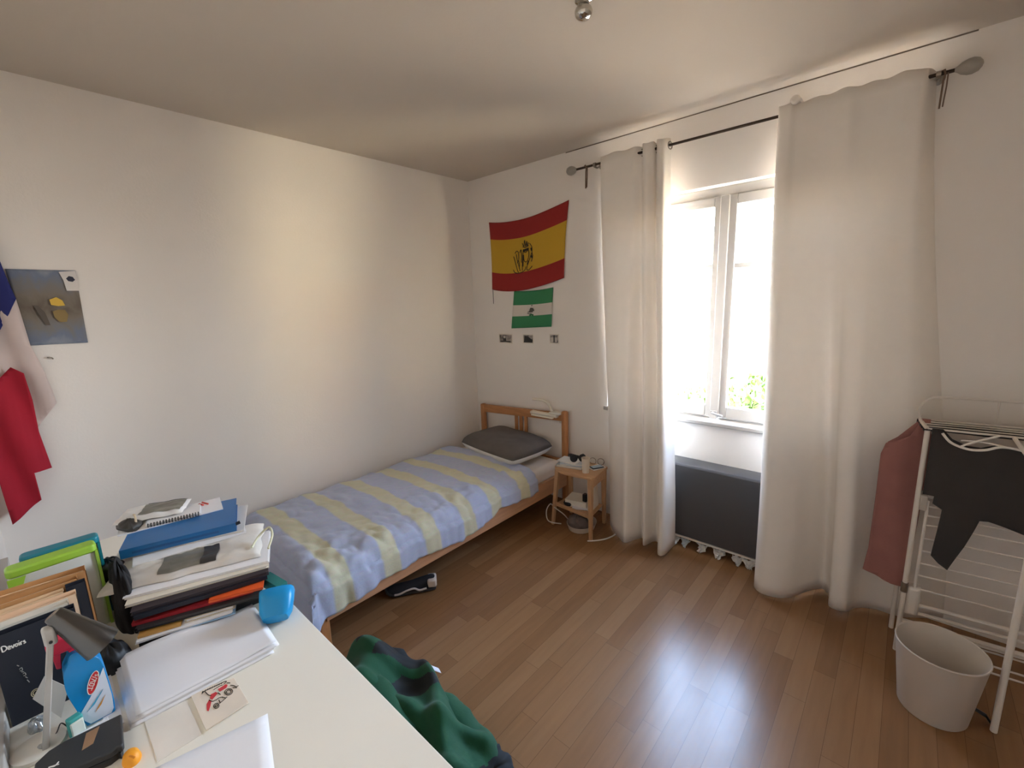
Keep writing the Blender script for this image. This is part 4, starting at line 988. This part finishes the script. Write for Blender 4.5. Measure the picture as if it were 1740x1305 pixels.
def filebox(name, label, x0, x1, y0, y1, top, rz, rim, body):
    t = thing(name, label, 'file box', ((x0+x1)/2, (y0+y1)/2, DZ), rz)
    M_ = t.matrix_basis; w, d = (x1-x0)/2, (y1-y0)/2
    def rr(g, r=.014):
        out = []
        for cx, cy, a0 in ((w+g-r, d+g-r, 0), (-w-g+r, d+g-r, 90), (-w-g+r, -d-g+r, 180), (w+g-r, -d-g+r, 270)):
            for k in range(5): out.append((cx+r*math.cos(R(a0+22.5*k)), cy+r*math.sin(R(a0+22.5*k))))
        return out
    H = top-DZ
    MB().prism(rr(0), .0005, H-.022, M_).build('body', body, t, bevel=.003)
    lid = MB().prism(rr(.003), H-.024, H, M_); lid.build('lid', rim, t, bevel=.006, seg=3)
    cm = MB()
    Zx = w+.0012
    cm.prism([(-d-.002,H-.024),(-d+.032,H-.024),(-d+.014,H-.075),(-d+.010,.001),(-d-.002,.001)], 0, .0016, M_ @ Matrix.Translation((Zx,0,0)) @ FACE)
    cm.build('corner_band', rim, t)
    MB().box(-w-.002, w+.004, d-.003, d+.0035, .001, H-.02, M=M_).build('edge_band', rim, t)
    return t
TRL = mat('frosted_polypropylene', (206,208,202), .4, var=.02)
filebox('file_box', 'frosted file box with lime green edges behind the upright folders', -1.718, -1.676, -.118, .052, .995, R(2), mat('lime_plastic', (150,192,62), .4, var=.04), TRL)
filebox('file_box', 'frosted file box with teal edges behind the lime green one', -1.790, -1.750, -.092, .064, .990, R(-2), mat('teal_plastic', (10,122,140), .4, var=.04), TRL)
lump(-1.655, .088, DZ, .10, .030, .19, 2.7, mat('black_canvas', (27,25,26), .95, var=.1, bump=.2, bscale=90), 'black_backpack_pocket', 'black cloth bag wedged between the file boxes and the paper pile', 'bag')
lump(-1.470, .030, DZ, .055, .040, .060, 6.2, M_c(22,21,23), 'black_pencil_case', 'soft black pencil case lying behind the lamp head and the spray bottle', 'pencil case')

# lamp
lp = thing('desk_lamp', 'small desk lamp with white arm and dark grey metal cone shade', 'lamp', (-1.272, -.105, DZ))
MB().lathe([(.002,.001),(.042,.001),(.044,.003),(.042,.009),(.012,.013),(.002,.013)], 32, TR(-1.283,-.108,DZ)).build('base', mat('cream_lamp_enamel', (226,218,204), .4), lp)
MB().add([(-1.262+a*.006+dx, y+b*.0055, z) for (y, z, dx) in ((-.098,.750,0),(-.0505,1.006,.008)) for a, b in ((-1,-1),(1,-1),(1,1),(-1,1))],
    [(3,2,1,0),(4,5,6,7),(0,1,5,4),(1,2,6,5),(2,3,7,6),(3,0,4,7)]).build('arm', WHITE_PAINT, lp, bevel=.002)
MB().tube([(-1.275,-.105,.750),(-1.262,-.098,.758)], .006, 8).build('pivot', WHITE_PAINT, lp)
MB().box(-1.263, -1.244, -.064, -.044, .975, 1.016).build('joint', WHITE_PAINT, lp, bevel=.005)
MB().tube([(-1.2425,-.054,.986),(-1.240,-.054,.986)], .003, 8).build('screw', BLACK, lp)
a_, b_ = Vector((-1.262,-.043,1.034)), Vector((-1.236,.0165,.936))
ax = (b_-a_).normalized(); rot = ax.to_track_quat('Z', 'Y').to_matrix().to_4x4(); Lc = (b_-a_).length
sh_ = MB().lathe([(.001,0),(.0145,.0),(.0165,.002),(.0335,Lc),(.0320,Lc),(.015,.006),(.001,.006)], 40, Matrix.Translation(a_) @ rot, caps=(False, False))
sh_.build('shade', mat('gunmetal', (96,93,90), .25, metal=.9, var=.05), lp)
MB().lathe([(.008,.010),(.010,.03),(.018,.055),(.018,.07),(.010,.082),(.001,.084)], 20, Matrix.Translation(a_) @ rot).build('bulb', mat('opal_bulb', (236,232,222), .3), lp)

# spray bottle
sb = thing('spray_bottle', 'blue spray bottle with red trigger head and red oval label, behind the lamp', 'bottle', (-1.29, -.02, DZ))
out = [(-.030,.742),(.008,.742),(.0135,.752),(.015,.788),(.011,.868),(.004,.892),(-.014,.908),(-.020,.922),(-.034,.922),(-.040,.905),(-.050,.884),(-.052,.840),(-.044,.790),(-.036,.748)]
outc = [(p.x, p.y) for p in crv([(y, z, 0) for y, z in out], 4, closed=True)]
PX = Matrix(((0,0,1,0),(1,0,0,0),(0,1,0,0),(0,0,0,1)))
BL = mat('blue_bottle_plastic', (14,132,196), .3, var=.04)
MB().prism(outc, -1.318, -1.272, PX).build('body', BL, sb, bevel=.008, seg=3)
lw = [(-.0285,.7445),(.006,.7445),(.0115,.754),(.0132,.788),(.0100,.862),(-.002,.838),(-.020,.806),(-.040,.779),(-.036,.758)]
MB().prism(lw, -1.2722, -1.2714, PX).build('white_label', mat('label_white', (214,222,236), .4), sb)
ov = [(-.0105+.0105*math.cos(a)*.86-.023*math.sin(a)*-.30, .838+.0245*math.sin(a)+.0105*math.cos(a)*.10) for a in [2*PI*k/28 for k in range(28)]]
MB().prism(ov, -1.2716, -1.2706, PX).build('red_oval', M_c(206,40,48), sb)
mb = MB(); q = [(-1.2704, y, z) for y, z in ov]; mb.tube(q, .0007, 5, closed=True).build('oval_outline', CHALK, sb)
text('10V/s', TR(-1.2705,-.0105,.839) @ Matrix.Rotation(R(62),4,'X') @ FACE, .0150, CHALK, 'logo_letters', sb, shear=.2)
strk([[(-.016,.822),(-.004,.845)]], lambda a, b: Vector((-1.2704, a, b)), .0007, CHALK, 'logo_underline', sb)
for pts, c, nm in (([(-.030,.776),(-.014,.794),(.002,.812),(.0,.808),(-.016,.786)], (60,160,200), 'blue_stroke'), ([(-.018,.766),(-.006,.778),(.0035,.796),(-.001,.790),(-.012,.776)], (206,140,50), 'orange_stroke')):
    MB().prism(pts, -1.2712, -1.2706, PX).build(nm, M_c(*c), sb)
RP = M_c(206,26,66)
MB().box(-1.312, -1.278, -.066, -.016, .930, .962).box(-1.306, -1.284, -.036, -.020, .918, .934).build('trigger_head', RP, sb, bevel=.007, seg=3)
MB().add([(-1.303,-.060,.935),(-1.287,-.060,.935),(-1.287,-.046,.935),(-1.303,-.046,.935),(-1.302,-.058,.895),(-1.288,-.058,.895),(-1.288,-.050,.892),(-1.302,-.050,.892)],
    [(0,1,2,3),(7,6,5,4),(0,4,5,1),(1,5,6,2),(2,6,7,3),(3,7,4,0)]).build('trigger', M_c(184,20,56), sb, bevel=.002)
sp_ = thing('sponge', 'teal and white sponge standing left of the blue spray bottle', 'sponge', (-1.262, -.052, DZ), R(18))
MB().box(-.009, .009, -.010, .014, .0005, .048, M=sp_.matrix_basis @ Matrix.Rotation(R(0),4,'X')).build('foam', M_c(62,156,150), sp_, bevel=.003)
MB().box(.009, .014, -.010, .012, .0005, .042, M=sp_.matrix_basis).build('scourer', M_c(210,216,204), sp_, bevel=.002)
gc = thing('grey_card', 'grey white card leaning between black folder and spray bottle', 'card', (-1.345, -.075, DZ))
MB().add([(-1.350+o, y, z) for o in (0, .0016) for y, z in ((-.072,.742),(-.104,.818),(-.080,.858),(-.050,.806))], [(3,2,1,0),(4,5,6,7),(0,1,5,4),(1,2,6,5),(2,3,7,6),(3,0,4,7)]).build('card', M_c(196,190,180), gc)
tag(MB().tube(crv([(-1.285,-.092,.743),(-1.292,-.080,.752),(-1.30,-.072,.762),(-1.305,-.066,.748),(-1.292,-.062,.743),(-1.286,-.070,.745)],5), .0012, 6).build('black_wire', BLACK), 'thin black wire loop on the desk left of the spray bottle', 'wire')
lump(-1.362, -.108, DZ, .022, .016, .022, 4.4, mat('crinkled_foil', (186,190,192), .2, metal=.6, bump=.4, bscale=60), 'foil_wrapper', 'crinkled silver wrapper at the foot of the black folder', 'wrapper')
bk = thing('glasses_case', 'flat black case with tan tape at the lower left corner of the desk', 'case', (-1.175, -.045, DZ))
BKM = mat('black_leatherette', (48,47,46), .55, var=.06)
poly = [(-1.216,.020),(-1.226,-.070),(-1.222,-.092),(-1.206,-.112),(-1.150,-.118),(-1.118,-.010),(-1.122,.004),(-1.117,.008),(-1.124,.012)]
MB().prism(poly, DZ+.0145, DZ+.030).build('shell', BKM, bk, bevel=.003)
MB().prism([(x*.98-.0234, y*.94-.003) for x, y in poly], DZ+.0005, DZ+.0145).build('lower_shell', M_c(40,39,39), bk)
MB().prism([(-1.212,-.037),(-1.212,-.016),(-1.170,-.030),(-1.168,-.047)], DZ+.030, DZ+.0306).build('tan_tape', M_c(156,118,84), bk)
strk([[(-1.166,-.100),(-1.170,-.092),(-1.166,-.086),(-1.172,-.080)],[(-1.172,-.094),(-1.165,-.080)]], lambda a, b: Vector((a, b, DZ+.0306)), .0012, CHALK, 'white_scribble', bk)
wp = slab('paper_note', -1.236, -.030, DZ+.0005, .03, .06, .012, R(4), PAPER, 'small white paper block behind the flat black case', 'paper')

# ------------------------------------------------------------------ jacket on the floor
jk = thing('jacket', 'green jacket with black lining heaped on the floor in front of the desk', 'jacket', (-1.24, .74, 0))
OUT = [(-1.665,.70),(-1.655,.775),(-1.625,.845),(-1.575,.86),(-1.52,.895),(-1.43,.928),(-1.34,.942),(-1.25,.918),(-1.17,.890),(-1.08,.905),(-.97,.918),(-.90,.89),(-.862,.82),(-.85,.72),(-.88,.61),(-.98,.53),(-1.15,.49),(-1.35,.50),(-1.52,.53),(-1.63,.60)]
OUT = [(p.x, p.y) for p in crv([(x, y, 0) for x, y in OUT], 4, closed=True)]
def sdist(x, y):
    d = 1e9; ins = False; n = len(OUT)
    for i in range(n):
        (x1, y1), (x2, y2) = OUT[i], OUT[(i+1) % n]
        t = max(0, min(1, ((x-x1)*(x2-x1)+(y-y1)*(y2-y1))/((x2-x1)**2+(y2-y1)**2+1e-12)))
        d = min(d, math.hypot(x-x1-t*(x2-x1), y-y1-t*(y2-y1)))
        if (y1 > y) != (y2 > y) and x < (x2-x1)*(y-y1)/(y2-y1)+x1: ins = not ins
    return d if ins else -d
def hgt(x, y):
    d = max(0, sdist(x, y))
    base = .148*(1-math.exp(-d/.022))
    w = nz(x*3, y*3, 1)*.9
    rid = .5+.5*math.cos((y*.9+x*.42)*26+w*3.0)
    rid2 = .5+.5*math.cos((y*.75-x*.38)*38+nz(x*4, y*4, 5)*3)
    h = base+(.062*rid**1.6+.030*rid2**2.2+.03*nz(x*6, y*6, 3))*min(1, d/.05)
    h += .05*math.exp(-((x+1.5)**2+(y-.78)**2)/.02)+.06*math.exp(-((x+1.15)**2/.05+(y-.70)**2/.02))
    return h
NJX, NJY = 190, 120
mb = MB(); idx = {}; vs = []; fs = []; mis = []
x0_, x1_, y0_, y1_ = -1.68, -.84, .48, .955
def inpoly(x, y, P):
    ins = False; n = len(P)
    for i in range(n):
        (xa, ya), (xb, yb) = P[i], P[(i+1) % n]
        if (ya > y) != (yb > y) and x < (xb-xa)*(y-ya)/(yb-ya)+xa: ins = not ins
    return ins
DK1 = [(-1.64,.77),(-1.60,.90),(-1.46,.95),(-1.30,.98),(-1.285,.89),(-1.35,.83),(-1.42,.80),(-1.47,.74),(-1.50,.80),(-1.545,.82),(-1.58,.74)]
DK2 = [(-1.36,.80),(-1.25,.85),(-1.17,.87),(-1.20,.80),(-1.28,.72),(-1.35,.72)]
DK3 = [(-.90,.95),(-.83,.95),(-.83,.60),(-.90,.66),(-.895,.80)]
for j in range(NJY+1):
    for i in range(NJX+1):
        x, y = lerp(x0_, x1_, i/NJX), lerp(y0_, y1_, j/NJY)
        if sdist(x, y) > -.006: idx[(i, j)] = len(vs); vs.append(Vector((x, y, .004+hgt(x, y))))
for j in range(NJY):
    for i in range(NJX):
        k = [(i,j),(i+1,j),(i+1,j+1),(i,j+1)]
        if all(q in idx for q in k):
            fs.append([idx[q] for q in k]); x, y = lerp(x0_, x1_, (i+.5)/NJX), lerp(y0_, y1_, (j+.5)/NJY)
            mis.append(1 if (inpoly(x, y, DK1) or inpoly(x, y, DK2) or inpoly(x, y, DK3)) else 0)
mb.add(vs, fs); mb.mi = mis
GREEN = mat('green_fleece', (10,72,40), 0.85, var=.08, scale=10, sheen=.08, bump=.08, bscale=120); LIN = mat('black_lining', (26,28,28), .8, var=.1)
mb.build('body', [GREEN, LIN], jk, solid=.006, angle=85, off=1)
def sleeve(pts, rad, m, name):
    P = crv(pts, 6); n = len(P); mb = MB()
    rr = [lerp(rad[0], rad[1], i/(n-1))*(1+.14*nz(i*.45, 3, rad[0]*90)) for i in range(n)]
    mb.tube(P, rr, 16)
    for v in mb.v: v += Vector((nz(v.x*14, v.y*14, v.z*14), nz(v.x*14+5, v.y*14, v.z*14), .6*nz(v.x*16, v.y*16+7, v.z*16)))*.012; v.z = max(v.z, .006)
    return mb.build(name, m, jk, angle=85)
sleeve([(-1.22,.84,.10),(-1.15,.84,.135),(-1.06,.835,.14),(-.93,.85,.085)], (.060,.052), GREEN, 'sleeve')
sleeve([(-1.55,.66,.13),(-1.38,.68,.19),(-1.20,.66,.20),(-1.03,.70,.15),(-.93,.72,.10)], (.062,.050), GREEN, 'sleeve')
sleeve([(-.935,.851,.088),(-.895,.855,.07),(-.872,.845,.06)], (.056,.058), LIN, 'cuff')
sleeve([(-1.60,.74,.12),(-1.56,.80,.165),(-1.48,.855,.16),(-1.40,.885,.12)], (.030,.040), LIN, 'collar')
MB().grid(lambda u, v: Vector((-1.352+.032*u+.008*v, .925+.034*v-.004*u, .158-.035*v+.005*math.sin(u*4))), 6, 6).build('care_label', M_c(222,222,226), jk, solid=.001)

# ------------------------------------------------------------------ daylight
w = bpy.data.worlds.new('daylight'); SC.world = w; w.use_nodes = True
nt = w.node_tree; N = nt.nodes; L = nt.links
bgn = N['Background']; tc = N.new('ShaderNodeTexCoord'); sp = N.new('ShaderNodeSeparateXYZ'); L.new(tc.outputs['Generated'], sp.inputs[0])
ma = N.new('ShaderNodeMath'); ma.operation = 'MULTIPLY_ADD'; ma.inputs[1].default_value = .5; ma.inputs[2].default_value = .5; L.new(sp.outputs['Z'], ma.inputs[0])
rp = N.new('ShaderNodeValToRGB'); L.new(ma.outputs[0], rp.inputs[0]); e = rp.color_ramp.elements
cs = [(.0,(.45,.42,.38,1)),(.49,(.85,.80,.74,1)),(.505,(.92,.95,1.0,1)),(.60,(.74,.86,1.0,1)),(.72,(.50,.68,1.0,1)),(1.0,(.22,.36,.66,1))]
while len(e) < len(cs): e.new(.5)
for i, (p, c) in enumerate(cs): e[i].position = p; e[i].color = c
L.new(rp.outputs[0], bgn.inputs[0]); bgn.inputs[1].default_value = 25.0
sun = bpy.data.lights.new('sun', 'SUN'); sun.energy = 200; sun.angle = R(.6); sun.color = (1, .92, .80)
so = bpy.data.objects.new('sun', sun); COL.objects.link(so); so.rotation_euler = Vector((.75, .75, -.62)).to_track_quat('-Z', 'Y').to_euler()
pl = bpy.data.lights.new('window_portal', 'AREA'); pl.shape = 'RECTANGLE'; pl.size = 1.62; pl.size_y = 1.42; pl.cycles.is_portal = True
po = bpy.data.objects.new('window_portal', pl); COL.objects.link(po); po.location = (-.865, 3.0, 1.545); po.rotation_euler = (-PI/2, 0, 0)

# ------------------------------------------------------------------ camera
cam = bpy.data.cameras.new('camera'); co = bpy.data.objects.new('camera', cam); COL.objects.link(co); SC.camera = co
cam.sensor_width = 36; cam.lens = 36*747.2/1740; cam.clip_start = .02
yaw, pit, rol = R(-42.0), R(-10.67), R(-1.89)
f = Vector((math.sin(yaw)*math.cos(pit), math.cos(yaw)*math.cos(pit), math.sin(pit)))
r = Vector((math.cos(yaw), -math.sin(yaw), 0)); u = r.cross(f)
r2 = r*math.cos(rol)+u*math.sin(rol); u2 = u*math.cos(rol)-r*math.sin(rol)
co.matrix_world = Matrix(((r2.x,u2.x,-f.x,0),(r2.y,u2.y,-f.y,0),(r2.z,u2.z,-f.z,1.64),(0,0,0,1)))

# ------------------------------------------------------------------ render look
SC.view_settings.view_transform = 'Standard'; SC.view_settings.look = 'None'
SC.view_settings.gamma = 1; SC.view_settings.use_curve_mapping = False
SC.view_settings.exposure = 1.58
SC.cycles.use_denoising = True
SC.cycles.max_bounces = 14; SC.cycles.diffuse_bounces = 8; SC.cycles.transparent_max_bounces = 12; SC.cycles.transmission_bounces = 8
SC.cycles.sample_clamp_indirect = 0
SC.cycles.use_guiding = True
SC.cycles.caustics_reflective = False; SC.cycles.caustics_refractive = False
